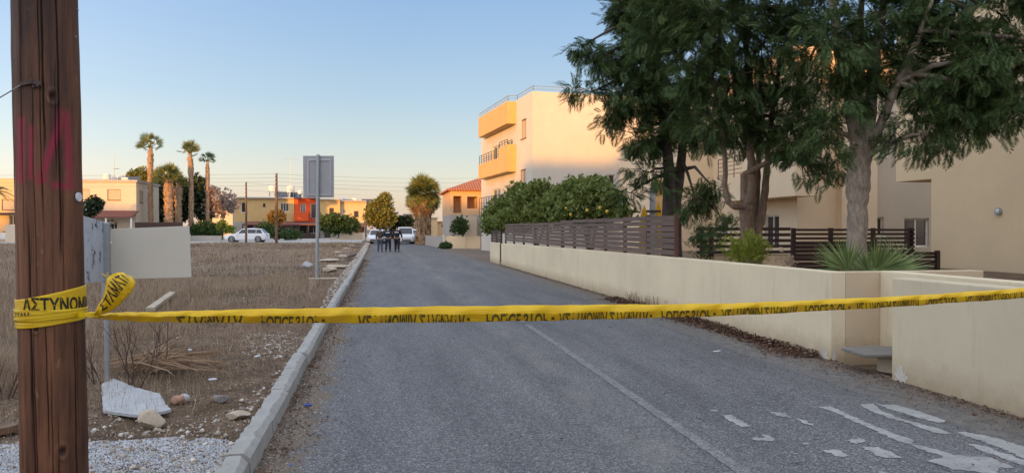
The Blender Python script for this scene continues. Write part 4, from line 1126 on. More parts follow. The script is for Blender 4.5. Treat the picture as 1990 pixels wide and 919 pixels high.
# fan palm behind the near wall
def fan_leaf(root, o, tip, size, mat, n=26, arc=3.3, seed=0, nrm=None, dr_=None):
    r = random.Random(seed); o = Vector(o); tip = Vector(tip); d = (tip - o); hub = o + d * .5; dn = dr_ if dr_ else d.normalized()
    nrm = Vector(nrm) if nrm else Vector((-.3, -1, .15)); nrm = (nrm - dn * nrm.dot(dn)).normalized(); x = dn.cross(nrm)
    mb = MB(); mb.tube([o, o.lerp(hub, .5) + Vector((0, 0, .01)), hub], [.012, .01, .008], 5)
    for i in range(n):
        a = -arc / 2 + arc * i / (n - 1); e = dn * math.cos(a) + x * math.sin(a); L = size * r.uniform(.88, 1.06) * (1 - .18 * abs(a) / 1.6)
        s_ = (dn * -math.sin(a) + x * math.cos(a)) * size * .026
        dr = nrm * r.uniform(-.04, .07) * size + Vector((0, 0, -.06 * size * r.random()))
        mb.add([hub, hub + e * L * .45 + s_ + nrm * .008, hub + e * L + dr, hub + e * L * .45 - s_ + nrm * .008], [(0, 1, 2, 3)])
    return mb.build('leaf', M[mat], root)
tp_ = thing('fan_palm', 'low green fan palm with spiky fans behind the wall near the bench', 'plant', onv(1668, 540, 9.6))
hb = at(1668, 545, 10.3)
for i, (hx, hy, tx, ty, D, nn, n_, arc) in enumerate([(1648, 526, 1600, 480, 9.8, (-.25, -1, .3), 30, 3.0), (1702, 530, 1752, 474, 9.8, (.5, -.8, .4), 30, 2.2), (1690, 532, 1690, 476, 10.4, (.1, -1, .5), 26, 2.6), (1655, 532, 1585, 505, 10.0, (-.1, -.7, .8), 24, 2.2), (1716, 532, 1788, 492, 10.0, (.1, -.5, .9), 26, 1.8),
        (1668, 534, 1640, 488, 10.6, (-.3, -1, .2), 24, 3.0), (1705, 534, 1722, 480, 10.6, (.3, -1, .1), 24, 2.4), (1690, 536, 1735, 518, 9.7, (.1, -.4, 1), 20, 1.8)]):
    H_ = at(hx, hy, D); T_ = at(tx, ty, D - .1 + .1 * (i % 3)); d_ = T_ - H_
    fan_leaf(tp_, hb, H_ * 2 - Vector(hb), d_.length * 1.18, 'fan', n_, arc, seed=i, nrm=nn, dr_=d_.normalized())
fan_leaf(tp_, hb, at(1636, 528, 9.8) * 2 - Vector(hb), .2, 'palm_dry', 16, 2.4, seed=40)

# closed parasols and post beyond the fence
for (px, top, lab) in ((1252, 402, 'left closed yellow parasol beyond the slatted fence'), (1279, 395, 'right closed yellow parasol beside the grey post beyond the fence')):
    D = 24.5; base = at(px, 446, D); zt = at(px, top, D).z; x, y = base.x, base.y
    t = thing('parasol', lab, 'parasol', (x, y, .6), 'closed yellow parasols')
    MB().tube([(x, y, .6), (x, y, zt + .06)], .02, 8).build('pole', M['metal'], t)
    mb = MB(); r = random.Random(px); n = 16; rows = [(0, .02), (.12, .07), (.35, .13), (.7, .17), (1.2, .15), (1.5, .2)]
    vs = []; 
    for dz, rr in rows:
        for k in range(n): a = 2 * math.pi * k / n; q = rr * (1 if k % 2 else .62) * r.uniform(.92, 1.08); vs.append((x + q * math.cos(a), y + q * math.sin(a), zt - dz))
    fs = [(i * n + k, i * n + (k + 1) % n, (i + 1) * n + (k + 1) % n, (i + 1) * n + k) for i in range(len(rows) - 1) for k in range(n)]
    mb.add(vs, fs); mb.build('canopy', M['yellow_cloth'], t, smooth=60)
    MB().tube([(x, y, zt - .82), (x, y, zt - .88)], [.175, .175], 12).build('tie', M['yellow_cloth'], t)
b0 = at(1268, 446, 24.2); z1 = at(1268, 368, 24.2).z
t = thing('garden_post', 'grey post with a small cross arm between the two yellow parasols', 'post', (b0.x, b0.y, .6))
MB().box((b0.x - .075, b0.y - .075, .6), (b0.x + .075, b0.y + .075, z1)).build('post', M['metal'], t, bevel=.01)
za = at(1268, 411, 24.2).z
MB().box((b0.x - .24, b0.y - .13, za - .04), (b0.x + .24, b0.y - .077, za + .04)).build('cross_arm', M['dark_metal'], t)
MB().box((b0.x - .09, b0.y - .09, z1 + .001), (b0.x + .09, b0.y + .09, z1 + .04)).build('cap', M['dark_metal'], t)

# ---- palms of the vacant lot's far side
TF = t_fan(); TFO = t_fan(13, 2.3, .10, .045); TFD = t_fan(10, 1.9, .5, .09)
def far_palm(px, py_top, py_base_crown, D, half_px, trunk_px, label, seed, skirt=False, clean=None, leaf='palm_leaf', nleaf=22, base_py=None, bulge=1.25):
    rg = np.random.default_rng(seed); r = random.Random(seed)
    c = at(px, py_base_crown, D); rad = half_px * D / F; H = (py_base_crown - py_top) * D / F
    x, y = c.x, c.y; z0 = float(gh(x, y)); tr = trunk_px / 2 * D / F * .72
    t = thing('fan_palm_tree', label, 'palm tree', (x, y, z0), 'palms beyond the vacant lot')
    n = 46; pts, rr = [], []; lx = r.uniform(-.15, .15)
    for i in range(n + 1):
        q = i / n; pts.append(Vector((x + lx * math.sin(q * 3), y, z0 + (c.z - z0) * q)))
        f = 1.12 - .12 * q + (.08 if i % 2 else 0); 
        if q > .93: f *= max(.35, 1 - (q - .93) * 9)
        elif q > .72: f *= bulge * (.9 + .1 * math.sin((q - .72) * 11))
        rr.append(tr * f * r.uniform(.93, 1.07))
    tk = MB().tube(pts, rr, 12, jit=.07).build('trunk', M['palm_trunk'], t, smooth=30)
    # stubs of cut leaves up the trunk
    nb = int(260 * (c.z - z0) / 10)
    zq = rg.random(nb); a = rg.random(nb) * 6.28
    if clean: zq = zq[(zq < clean[0]) | (zq > clean[1])]; a = a[:len(zq)]
    nb = len(zq); zi = np.clip((zq * n).astype(int), 0, n)
    rr_ = np.array(rr)[zi]; P_ = np.stack([np.array([pts[k].x for k in zi]) + np.cos(a) * rr_ * .93, y + np.sin(a) * rr_ * .93, z0 + (c.z - z0) * zq], 1)
    d = np.stack([np.cos(a) * .6, np.sin(a) * .6, np.ones(nb) * .9], 1) + rg.normal(size=(nb, 3)) * .15
    tv = np.array([(-.5, 0, 0), (.5, 0, 0), (.22, 1, .15), (-.22, 1, .15)]); tf_ = np.array([(0, 1, 2, 3)])
    a_, b_2 = scatter(tv, tf_, P_, frames(d, None, rg), np.full(nb, tr * .62))
    npmesh('leaf_stub', a_, b_2, M['boot'], tk)
    # crown
    th = rg.random(nleaf) * 6.28; el = rg.uniform(-.1, 1.4, nleaf)
    d = np.stack([np.cos(th) * np.cos(el), np.sin(th) * np.cos(el), np.sin(el)], 1)
    pl = rad * .55 * rg.uniform(.8, 1.15, nleaf)
    hub = np.array([(x, y, c.z - H * .1)]) + d * pl[:, None] * np.array([1, 1, min(1.35, H / rad * 1.1)])
    dd = d.copy(); dd[:, 2] += .12
    a_, b_2 = scatter(*TFO, hub, frames(dd, (0, 0, .6), rg), rad * .60 * rg.uniform(.8, 1.15, nleaf))
    npmesh('crown', a_, b_2, M[leaf], t)
    pm_ = MB()
    for k in range(nleaf): pm_.tube([(x, y, c.z - H * .1), tuple(hub[k])], [.04, .02], 4)
    pm_.build('leaf_stalk', M['palm_leaf'], t)
    return t
far_palm(293, 253, 284, 88, 26, 11, 'tallest palm with an orange lit trunk, left of the cluster', 51)
far_palm(369, 270, 297, 90, 24, 11, 'tall palm with a dark bare ring below its crown, right of centre', 52, clean=(.55, .72))
far_palm(403, 293, 312, 96, 17, 8, 'slim tall palm with a dark crown, rightmost of the tall ones', 53, leaf='palm_green')
far_palm(326, 317, 348, 87, 32, 19, 'shorter palm with a broad spreading crown and thick shaggy trunk', 54, nleaf=34)
far_palm(348, 340, 356, 89, 20, 14, 'shortest palm, half hidden between the tall ones', 55, nleaf=30)
# shaggy palm beside the road bend
def skirt_palm(px, D, seed):
    rg = np.random.default_rng(seed)
    x, y = at(px, 446, D).xy; t = thing('skirted_palm', 'stout palm with a wide hanging skirt of brown fronds by the grey wall', 'palm tree', (x, y, 0))
    zt = at(px, 380, D).z; tr = 12.5 * D / F
    n = 20; tk = MB().tube([(x, y, -.1 + (zt + .2) * i / n) for i in range(n + 1)], [tr * (1.05 - .15 * abs(i / n - .5)) * (1 + .06 * (i % 2)) for i in range(n + 1)], 16, jit=.06).build('trunk', M['palm_trunk'], t, smooth=30)
    def ring(nl, z, el0, el1, rad, size, mat, nm, tm, vz=0):
        th = rg.random(nl) * 6.28; el = rg.uniform(el0, el1, nl)
        d = np.stack([np.cos(th) * np.cos(el), np.sin(th) * np.cos(el), np.sin(el)], 1)
        hub = np.array([(x, y, z)]) + d * rad * rg.uniform(.7, 1.1, (nl, 1)); dd = d.copy(); dd[:, 2] -= vz
        a_, b_2 = scatter(*tm, hub, frames(dd, (0, 0, 1), rg), size * rg.uniform(.8, 1.15, nl)); npmesh(nm, a_, b_2, M[mat], t)
    zc = at(px, 386, D).z; r0 = 33 * D / F
    ring(85, zc + .3, -.05, 1.5, r0 * .72, r0 * .62, 'palm_leaf', 'crown', TFO, .2)
    ring(60, zc + .1, -.5, .3, r0 * .70, r0 * .58, 'palm_leaf', 'drooping_frond', TFO, .8)
    ring(80, zc - .5, -.9, -.1, r0 * .48, r0 * .5, 'palm_dry', 'dead_skirt', TFD, 1.5)
    ring(60, zc + .4, -.2, 1.3, r0 * .34, r0 * .55, 'palm_leaf', 'inner_crown', TFO, .1)
    ring(50, zc + .0, -.8, -.1, r0 * .66, r0 * .5, 'palm_dry', 'dead_frond', TFO, 1.6)
    nb = 240; a = rg.random(nb) * 6.28; zq = rg.random(nb) * zt
    P_ = np.stack([x + np.cos(a) * tr * .97, y + np.sin(a) * tr * .97, zq], 1); d = np.stack([np.cos(a) * .35, np.sin(a) * .35, -np.ones(nb)], 1)
    a_, b_2 = scatter(np.array([(-.4, 0, 0), (.4, 0, 0), (.15, 1, 0), (-.15, 1, 0)]), np.array([(0, 1, 2, 3)]), P_, frames(d, None, rg), np.full(nb, .5)); npmesh('leaf_stub', a_, b_2, M['palm_dry'], tk)
skirt_palm(822, 78, 61)
# drooping palm fronds cut by the left edge
t = thing('feather_palm', 'dark feathery palm cut by the left edge of the photo', 'palm tree', (*at(-12, 446, 70).xy, .1))
x, y = at(-12, 446, 70).xy; zc = at(0, 372, 70).z
MB().tube([(x, y, 0), (x, y, zc * .6), (x, y, zc)], [.22, .2, .24], 10, jit=.08).build('trunk', M['palm_trunk'], t, smooth=40)
pv = []; rg = np.random.default_rng(5)
for k in range(26):
    a = 2 * math.pi * k / 26 + rg.random() * .2; el = rg.uniform(.0, .9); L = 2.0; mb = MB(); pts = []
    for i in range(9):
        q = i / 8; pts.append(Vector((x + math.cos(a) * L * q * math.cos(el), y + math.sin(a) * L * q * math.cos(el), zc + L * q * math.sin(el) - 1.3 * q * q)))
    mb.tube(pts, [.025 - .0025 * i for i in range(9)], 4)
    for i in range(1, 9):
        d = (pts[i] - pts[i - 1]).normalized(); s_ = d.cross(Vector((0, 0, 1))).normalized()
        for sg in (-1, 1):
            for j in (0, .5):
                b0_ = pts[i - 1].lerp(pts[i], j); e = (s_ * sg + d * .7 - Vector((0, 0, .5))).normalized(); mb.add([b0_ - d * .03, b0_ + d * .05, b0_ + e * .45 * (1 - .5 * i / 9)], [(0, 1, 2)])
    mb.build('frond', M['palm_green'], t)

# ---- background trees and shrubs
def bgtree(name, label, px, py, rx, ry, D, leafm, n, size, seed, trunk=True, extra=(), shell=.35, cat='tree', bark='bark_b', tmpl=None, base_py=None, tr=.13, updir=.3, part='crown'):
    es = [E(px, py, rx, ry, D)] + [E(*q, D + (i % 3 - 1) * .4) for i, q in enumerate(extra)]
    c = at(px, py, D); b = Vector((c.x, c.y, float(gh(c.x, c.y)) if c.x < -.9 else 0))
    return leafy(name, label, cat, b, es, n, leafm, size, seed, [([b - Vector((0, 0, .1)), b.lerp(c, .5) + Vector((.08, 0, 0)), c], [tr, tr * .8, tr * .35])] if trunk else None, bark, shell=shell, tmpl=tmpl, updir=updir, part=part)
bgtree('pine_tree', 'broad dark dome shaped tree behind the left palms', 275, 352, 26, 18, 100, 'olive', 1500, (.3, .6), 71, extra=[(305, 358, 26, 16), (256, 362, 12, 10)])
bgtree('cypress_tree', 'tall dark evergreen mass between the palm trunks', 310, 400, 17, 42, 98, 'conifer', 2200, (.3, .6), 72, extra=[(338, 395, 16, 40), (322, 372, 20, 25)])
bgtree('cypress_tree', 'dark evergreen right of the palm with the dark ring', 388, 385, 13, 36, 99, 'conifer', 1500, (.3, .6), 73, extra=[(380, 360, 10, 16), (400, 400, 12, 28), (356, 390, 12, 40)])
bgtree('bare_tree', 'thin pinkish grey tree right of the palm cluster', 432, 388, 28, 22, 97, 'blossom', 900, (.16, .34), 74, extra=[(415, 372, 16, 10), (445, 398, 22, 18), (420, 405, 24, 18)], shell=.2)
bgtree('round_tree', 'round clipped dark green tree on a short pale trunk', 657, 437, 36, 16, 98, 'hedge', 2600, (.2, .4), 75, extra=[(645, 430, 26, 12), (672, 438, 26, 14)], bark='bark_a')
bgtree('orange_tree', 'small round tree lit orange behind the middle utility pole', 538, 421, 16, 13, 96, 'orange_leaf', 900, (.16, .3), 76, extra=[(532, 428, 12, 10)])
bgtree('poplar_tree', 'tall yellow green cone shaped tree above the police group', 738, 415, 22, 22, 97, 'olive', 2300, (.2, .42), 77, extra=[(745, 396, 14, 14), (750, 384, 7, 8), (722, 420, 14, 18), (752, 422, 16, 20), (730, 403, 12, 12)])
bgtree('dark_shrub', 'dark dense shrubs behind the parked van', 772, 433, 24, 10, 100, 'conifer', 1100, (.2, .4), 78, extra=[(790, 432, 14, 10), (752, 440, 20, 9)], trunk=False, cat='bush', part='foliage')
bgtree('creeper_bush', 'dark green climber on the porch wall of the tiled house', 899, 440, 9, 18, 61.5, 'hedge', 700, (.1, .2), 79, extra=[(884, 444, 7, 9), (892, 434, 9, 10)], trunk=False, cat='bush', part='foliage')
bgtree('dark_shrub', 'dark shrub at the foot of the white marker post', 866, 478, 12, 5, 61, 'hedge', 500, (.08, .16), 80, trunk=False, cat='bush', part='foliage')
bgtree('pine_tree', 'small dark blue green pine just right of the wooden pole', 181, 400, 14, 14, 60, 'conifer', 900, (.12, .26), 81, extra=[(172, 410, 10, 10), (190, 395, 6, 8)])
bgtree('low_bush', 'dark bushes left of the white parked car', 400, 445, 26, 14, 90, 'hedge', 1300, (.14, .3), 82, extra=[(378, 450, 16, 10), (420, 452, 14, 9)], trunk=False, cat='bush', part='foliage')
bgtree('low_bush', 'yellow lit bushes below the pinkish grey tree', 431, 438, 9, 9, 88, 'shrub', 400, (.12, .26), 83, trunk=False, cat='bush', extra=[(446, 446, 10, 7)], part='foliage')
bgtree('low_bush', 'green bushes on both sides of the middle utility pole', 560, 456, 26, 9, 92, 'hedge', 900, (.14, .28), 84, trunk=False, cat='bush', extra=[(532, 452, 12, 9), (515, 440, 14, 8)], part='foliage')
bgtree('low_bush', 'dark bushes under the veranda of the left house', 215, 436, 30, 8, 86, 'hedge', 700, (.14, .28), 85, trunk=False, cat='bush', extra=[(180, 428, 14, 12)], part='foliage')
bgtree('tall_tree', 'tall leafy tree behind the viewer', 100, 100, 10, 10, 10, 'hedge', 10, (.3, .5), 86, trunk=False) if False else None
rgT = np.random.default_rng(3)
leafy('tall_tree', 'tall leafy tree standing behind the viewer before the beige block', 'tree', (-27, -29, 0), [((-29.5, -30, 10.2), (2.2, 2, 2.3)), ((-27, -30, 11.0), (1.5, 1.5, 1.9)), ((-31.5, -30, 9.4), (1.6, 1.6, 1.8)), ((-25, -30, 10.3), (1.5, 1.5, 1.5))], 1500, 'hedge', (.3, .55), 87, [([Vector((-28, -30, 0)), Vector((-28, -30, 5)), Vector((-28.5, -30, 10))], [.3, .24, .1])])
# fences and low dark walls at the foot of the palms
tag(MB().box((U(262, 89), 89, .1), (U(355, 89), 89.12, Z(300, 432, 89))).build('boundary_wall', M['board_d']), 'long dark brown fence at the foot of the palms', 'fence')
tag(MB().box((U(355, 90), 90, .1), (U(430, 90), 90.2, Z(400, 458, 90))).build('boundary_wall', M['grey_wall']), 'low grey wall behind the dark bushes left of the white car', 'wall')
tag(MB().box((U(356, 88), 88, .2), (U(366, 88), 89, Z(361, 455, 88))).build('utility_box', M['white_frame'], bevel=.03), 'small white box beside the dark fence', 'box')
# @@PART4
# ================================================================== near pole
PC = at(97, 446, 3.1); PX, PY = PC.x, PC.y
def pole_r(z): return .1225 - .001 * (z - 1.6)
def pole_c(z): return PX - .0 + (1.6 - z) * .0135, PY        # leans a little
def near_pole():
    t = thing('utility_pole', 'large brown creosoted wooden utility pole wrapped in yellow tape, nearest the viewer at the left', 'utility pole', (PX, PY, 0))
    nA, zs_ = 420, np.concatenate([np.linspace(-.2, .55, 20), np.linspace(.56, 2.8, 520), np.linspace(2.85, 8.2, 60)])
    A = np.linspace(0, 2 * np.pi, nA, endpoint=False); AA, ZZ = np.meshgrid(A, zs_)
    rad = .1225 - .001 * (ZZ - 1.6)
    arc = AA * .15
    # long drying cracks (checks): wandering vertical lines
    rg = np.random.default_rng(8); crack = np.zeros_like(AA); face = math.atan2(-PY, -PX)
    for k in range(34):
        a0 = face + rg.uniform(-1.7, 1.7) if k < 26 else rg.uniform(0, 6.28)
        z0 = rg.uniform(-.1, 2.6); L = rg.uniform(.25, 1.3); wdt = rg.uniform(.0008, .0022)
        if k < 4: a0 = face + [-.62, .32, .72, -.1][k]; z0, L, wdt = [.0, 1.45, .3, 1.9][k], [1.7, 1.4, 1.0, .9][k], .0036
        wob = a0 + .018 * np.sin(ZZ * 3.1 + k) + .008 * np.sin(ZZ * 11 + 2 * k) + .004 * np.sin(ZZ * 31 + k)
        da = (AA - wob + np.pi) % (2 * np.pi) - np.pi
        env = np.clip((ZZ - z0) / .12, 0, 1) * np.clip((z0 + L - ZZ) / .2, 0, 1)
        crack = np.maximum(crack, np.exp(-(da * .15 / wdt) ** 2) * env)
    groove = (fbm(arc * 1 + 5, ZZ * .06 + 3, .02, 31, 4) - .5) * .004 + (fbm(arc + 5, ZZ * .2 + 3, .09, 35, 3) - .5) * .008
    # knots
    for (px, py, s) in ((128, 887, .016), (112, 185, .015), (62, 640, .010)):
        p = at(px, py, 2.96); ka = math.atan2(p.y - PY, p.x - PX); da = ((AA - ka + np.pi) % (2 * np.pi) - np.pi) * .15; q = np.sqrt((da / s) ** 2 + ((ZZ - p.z) / (s * 1.3)) ** 2)
        crack = np.maximum(crack, .8 * np.exp(-q ** 4 * 2)); groove += .004 * np.exp(-(q - 1.5) ** 2 * 3)
    rad = rad + groove - crack * .010
    cx_ = PX + (1.6 - ZZ) * .0135
    V_ = np.stack([cx_ + rad * np.cos(AA), PY + rad * np.sin(AA), ZZ], 2).reshape(-1, 3)
    nz = len(zs_); i = np.arange(nz - 1)[:, None] * nA; j = np.arange(nA)[None, :]; jn = (j + 1) % nA
    F_ = np.stack([(i + j), (i + jn), (i + nA + jn), (i + nA + j)], 2).reshape(-1, 4)
    # red spray marks as strokes on the bark
    sp = np.zeros_like(AA)
    strokes = [((42, 235), (40, 350), 9), ((62, 250), (60, 345), 6), ((122, 222), (112, 262), 11), ((118, 240), (78, 352), 10), ((131, 225), (137, 358), 9), ((105, 360), (140, 362), 8), ((78, 335), (84, 352), 6), ((55, 345), (92, 350), 4)]
    fwd = np.array([math.cos(face), math.sin(face)])
    rel = V_ - np.array([0, 0, CAMH]); ang = R(YAW)
    Xc = rel[:, 0] * math.cos(ang) - rel[:, 1] * math.sin(ang); Dc = rel[:, 0] * math.sin(ang) + rel[:, 1] * math.cos(ang)
    sx_ = 995 + F * Xc / Dc; sy_ = 446 - F * rel[:, 2] / Dc
    facing = ((V_[:, 0] - PX) * fwd[0] + (V_[:, 1] - PY) * fwd[1]) > -.02
    spv = np.zeros(len(V_))
    for (a, b, w_) in strokes:
        a = np.array(a, float); b = np.array(b, float); d = b - a; tt_ = np.clip(((sx_ - a[0]) * d[0] + (sy_ - a[1]) * d[1]) / (d @ d), 0, 1)
        q = np.hypot(sx_ - a[0] - tt_ * d[0], sy_ - a[1] - tt_ * d[1]) / w_; spv = np.maximum(spv, np.exp(-q ** 2 * 1.3))
    spv *= facing
    tr_ = npmesh('trunk', V_, F_, M['pole'], t, smooth=True)
    for nm, arr in (('spray', spv), ('crack', crack.ravel())):
        at_ = tr_.data.attributes.new(nm, 'FLOAT', 'POINT'); at_.data.foreach_set('value', arr.astype(np.float32))
    # bracket with wire, discs and nails
    def surf(px, py, off=.002):
        p = at(px, py, 2.96); d = ray(px, py); z = p.z
        # walk along the ray to the bark
        o2 = Vector((O.x, O.y)); dd = Vector((d.x, d.y)); c = Vector(pole_c(z)); rr = pole_r(z) + off
        bq = 2 * dd.dot(o2 - c); aq = dd.dot(dd); cq = (o2 - c).dot(o2 - c) - rr * rr; disc = max(0, bq * bq - 4 * aq * cq)
        s_ = (-bq - math.sqrt(disc)) / (2 * aq); p = O + d * s_; n_ = Vector((p.x - c.x, p.y - c.y, 0)).normalized(); return p, n_
    p, n_ = surf(152, 383); MB().tube([p, p + n_ * .006], [.0195, .0185], 20).build('reflector', M['white_plastic'], t, smooth=40)
    for q in ((164, 398), (166, 408), (150, 20), (146, 72)):
        p, n_ = surf(*q); MB().tube([p, p + n_ * .005], .0042, 8).build('nail', M['metal'], t)
    p, n_ = surf(66, 160); p1, n1 = surf(42, 164); p2, n2 = surf(80, 163)
    br = MB(); br.beam(p1 + n1 * .004, p + n_ * .008, .008, .014); br.beam(p + n_ * .008, p2 + n2 * .002, .008, .018)
    for q in ((62, 157), (69, 160), (66, 169), (73, 168)): a_, b_ = surf(*q); br.ball(a_ + b_ * .005, (.006, .006, .007), 8, 5)
    br.build('bracket', M['rust'], t)
    w0_, w1_ = surf(40, 166)[0], at(-60, 216, 3.0)
    MB().tube([w0_, w0_.lerp(w1_, .5) - Vector((0, 0, .01)), w1_], .0025, 6).build('stay_wire', M['metal'], t)
    return surf
surf = near_pole()

# ================================================================== police tape
def text_mesh(s, size, ymax=None, ymin=None, cuts=.01, xs=1.0):
    cu = bpy.data.curves.new('lettering', 'FONT'); cu.body = s; cu.size = size; cu.resolution_u = 3; cu.offset = size * .028
    ob = bpy.data.objects.new('lettering', cu); me = bpy.data.meshes.new_from_object(ob)
    bm = bmesh.new(); bm.from_mesh(me); bpy.data.objects.remove(ob); bpy.data.meshes.remove(me); bpy.data.curves.remove(cu)
    if ymax is not None: bmesh.ops.bisect_plane(bm, geom=bm.verts[:] + bm.edges[:] + bm.faces[:], plane_co=(0, ymax, 0), plane_no=(0, 1, 0), clear_outer=True)
    if ymin is not None: bmesh.ops.bisect_plane(bm, geom=bm.verts[:] + bm.edges[:] + bm.faces[:], plane_co=(0, ymin, 0), plane_no=(0, -1, 0), clear_outer=True)
    x0 = min(v.co.x for v in bm.verts); x1 = max(v.co.x for v in bm.verts)
    if cuts:
        x = x0 + cuts
        while x < x1:
            bmesh.ops.bisect_plane(bm, geom=bm.verts[:] + bm.edges[:] + bm.faces[:], plane_co=(x, 0, 0), plane_no=(1, 0, 0)); x += cuts
    bmesh.ops.triangulate(bm, faces=bm.faces[:])
    vs = [v.co.copy() for v in bm.verts]; bm.verts.index_update(); fs = [tuple(v.index for v in f.verts) for f in bm.faces]; bm.free()
    return vs, fs, x0, x1
GREEK = '\u0391\u03a3\u03a4\u03a5\u039d\u039f\u039c\u0399\u0391'; STOPG = '\u03a3\u03a4\u0391\u039c\u0391\u03a4\u0391'
TAPE = thing('police_tape', 'yellow police tape knotted round the wooden pole and stretched across the road', 'tape', (PX, PY, 1.2))
path = [(176, 608, 611, 616.5, 2.93), (230, 607, 613, 623, 2.97), (330, 605, 615, 626, 3.04), (450, 601.5, 614, 627, 3.12), (640, 598, 614, 627.5, 3.25), (800, 596, 612, 626.5, 3.36), (995, 593.5, 610, 624, 3.5),
        (1150, 592, 607.5, 620.5, 3.62), (1320, 590.5, 604, 616, 3.75), (1450, 588, 599, 611.5, 3.85), (1600, 582, 592, 603.5, 3.96), (1750, 575, 584.5, 595.5, 4.07), (1850, 569, 578, 588, 4.14), (1990, 559, 567.5, 579, 4.25), (2150, 546, 555, 565, 4.38), (2330, 530, 538, 548, 4.52)]
P3 = [[at(p[0], p[1 + k], p[4] + (0, -.016, .010)[k]) for k in range(3)] for p in path]
def catm(seq, t):
    n = len(seq) - 1; t = max(0, min(n - 1e-6, t)); i = int(t); f = t - i
    p0 = seq[max(0, i - 1)]; p1 = seq[i]; p2 = seq[i + 1]; p3 = seq[min(n, i + 2)]
    return .5 * ((2 * p1) + (p2 - p0) * f + (2 * p0 - 5 * p1 + 4 * p2 - p3) * f * f + (3 * p1 - p0 - 3 * p2 + p3) * f ** 3)
rows = [[q[k] for q in P3] for k in range(3)]
def rip(t, k): return Vector((0, -1, 0)) * (.0034 * math.sin(t * 9.1 + k * 2.6) + .0022 * math.sin(t * 23 + k * 1.7)) + Vector((0, 0, .0011 * math.sin(t * 6.3 + k) + .0007 * math.sin(t * 17)))
def band(t, w_):           # w_: 0 top edge, 1 fold, 2 bottom edge
    a = catm(rows[0], t); b = catm(rows[1], t); c = catm(rows[2], t)
    if w_ <= 1: p = a.lerp(b, w_); s_ = math.sin(w_ * math.pi)
    else: p = b.lerp(c, w_ - 1); s_ = .35 * math.sin((w_ - 1) * math.pi)
    return p + rip(t, w_) + Vector((0, -.004 * s_, 0))
NT = 700; WS = [0, .12, .3, .5, .7, .88, 1, 1.08, 1.2, 1.35, 1.5, 1.65, 1.8, 1.92, 2]
mb = MB(); NP_ = len(path) - 1
vs = [band(NP_ * i / NT, w_) for i in range(NT + 1) for w_ in WS]; nW = len(WS)
mb.add(vs, [(i * nW + k, (i + 1) * nW + k, (i + 1) * nW + k + 1, i * nW + k + 1) for i in range(NT) for k in range(nW - 1)])
bo = mb.build('band', M['tape'], TAPE, smooth=180)
sol = bo.modifiers.new('thickness', 'SOLIDIFY'); sol.thickness = .0006
# arc length table
ts = [NP_ * i / 600 for i in range(601)]; pp = [band(t, 1) for t in ts]; sl_ = [0]
for a, b in zip(pp[:-1], pp[1:]): sl_.append(sl_[-1] + (b - a).length)
def t_of_px(px):
    for i in range(len(path) - 1):
        if path[i][0] <= px <= path[i + 1][0]: return i + (px - path[i][0]) / (path[i + 1][0] - path[i][0])
def s_of(t): return float(np.interp(t, ts, sl_))
def t_at(s): return float(np.interp(s, sl_, ts))
def on_band(x0px, x1px, string):
    """the tape is folded over: only the feet of the letters show, upside down, along its lower edge"""
    cap = .052
    v_, f_, x0, x1 = text_mesh(string, .074, ymax=cap * .5, cuts=.02); s0, s1 = s_of(t_of_px(x0px)), s_of(t_of_px(x1px))
    out = []
    for p in v_:
        s_ = s0 + (p.x - x0) / (x1 - x0) * (s1 - s0); w_ = 1.03 + .96 * max(-.02, p.y) / (cap * .5)
        out.append(band(t_at(s_), min(2, w_)) + Vector((-.0008, -.0034, 0)))
    MB().add(out, [f[::-1] for f in f_]).build('lettering', M['text_soft'], TAPE)
for (a, b, c) in ((345, 475, STOPG), (512, 631, 'POLICE STOP -'), (696, 912, GREEK + ' ' + STOPG + ' -'), (943, 1076, 'POLICE STOP -'), (1086, 1265, GREEK + ' ' + STOPG + ' -'), (1283, 1390, 'POLICE STOP -'), (1402, 1550, GREEK + ' ' + STOPG),
                  (1565, 1650, 'POLICE STOP -'), (1662, 1784, GREEK + ' ' + STOPG), (1797, 1862, 'POLICE STOP'), (1878, 1976, GREEK + ' ' + STOPG), (1984, 2052, 'POLICE STOP'), (2064, 2170, GREEK + ' ' + STOPG)): on_band(a, b, c)
# wrap round the pole: three turns, one crumpled
def wrap(ytl, ytr, ybl, ybr, off, crump, seed, name='wrap'):
    """top edge heights at the left/right flank as seen, bottom edge likewise"""
    zt0, zt1, zb0, zb1 = [at(100, y, 2.96).z for y in (ytl, ytr, ybl, ybr)]
    face = math.atan2(-PY, -PX); n = 160; k = 9; vs = []; r = random.Random(seed)
    for i in range(n):
        a = 2 * math.pi * i / n; q = (math.sin(a - face) + 1) / 2      # 0 at left flank, 1 at right
        for j in range(k):
            f = j / (k - 1); z = (zt0 + (zt1 - zt0) * q) * (1 - f) + (zb0 + (zb1 - zb0) * q) * f
            rr = .1225 - .001 * (z - 1.6) + off + crump * (math.sin(f * 17 + a * 2.3 + seed) * .5 + math.sin(f * 31 - a * 5) * .3 + .5); c = pole_c(z)
            vs.append((c[0] + rr * math.cos(a), c[1] + rr * math.sin(a), z))
    o = MB().add(vs, [(i * k + j, ((i + 1) % n) * k + j, ((i + 1) % n) * k + j + 1, i * k + j + 1) for i in range(n) for j in range(k - 1)]).build(name, M['tape'], TAPE, smooth=180)
    o.modifiers.new('thickness', 'SOLIDIFY').thickness = .0008
wrap(585, 559, 615, 607, .0045, .0006, 1)
wrap(603, 605, 628, 620, .0068, .0035, 4)
wrap(622, 612, 642, 628, .0048, .0015, 7)
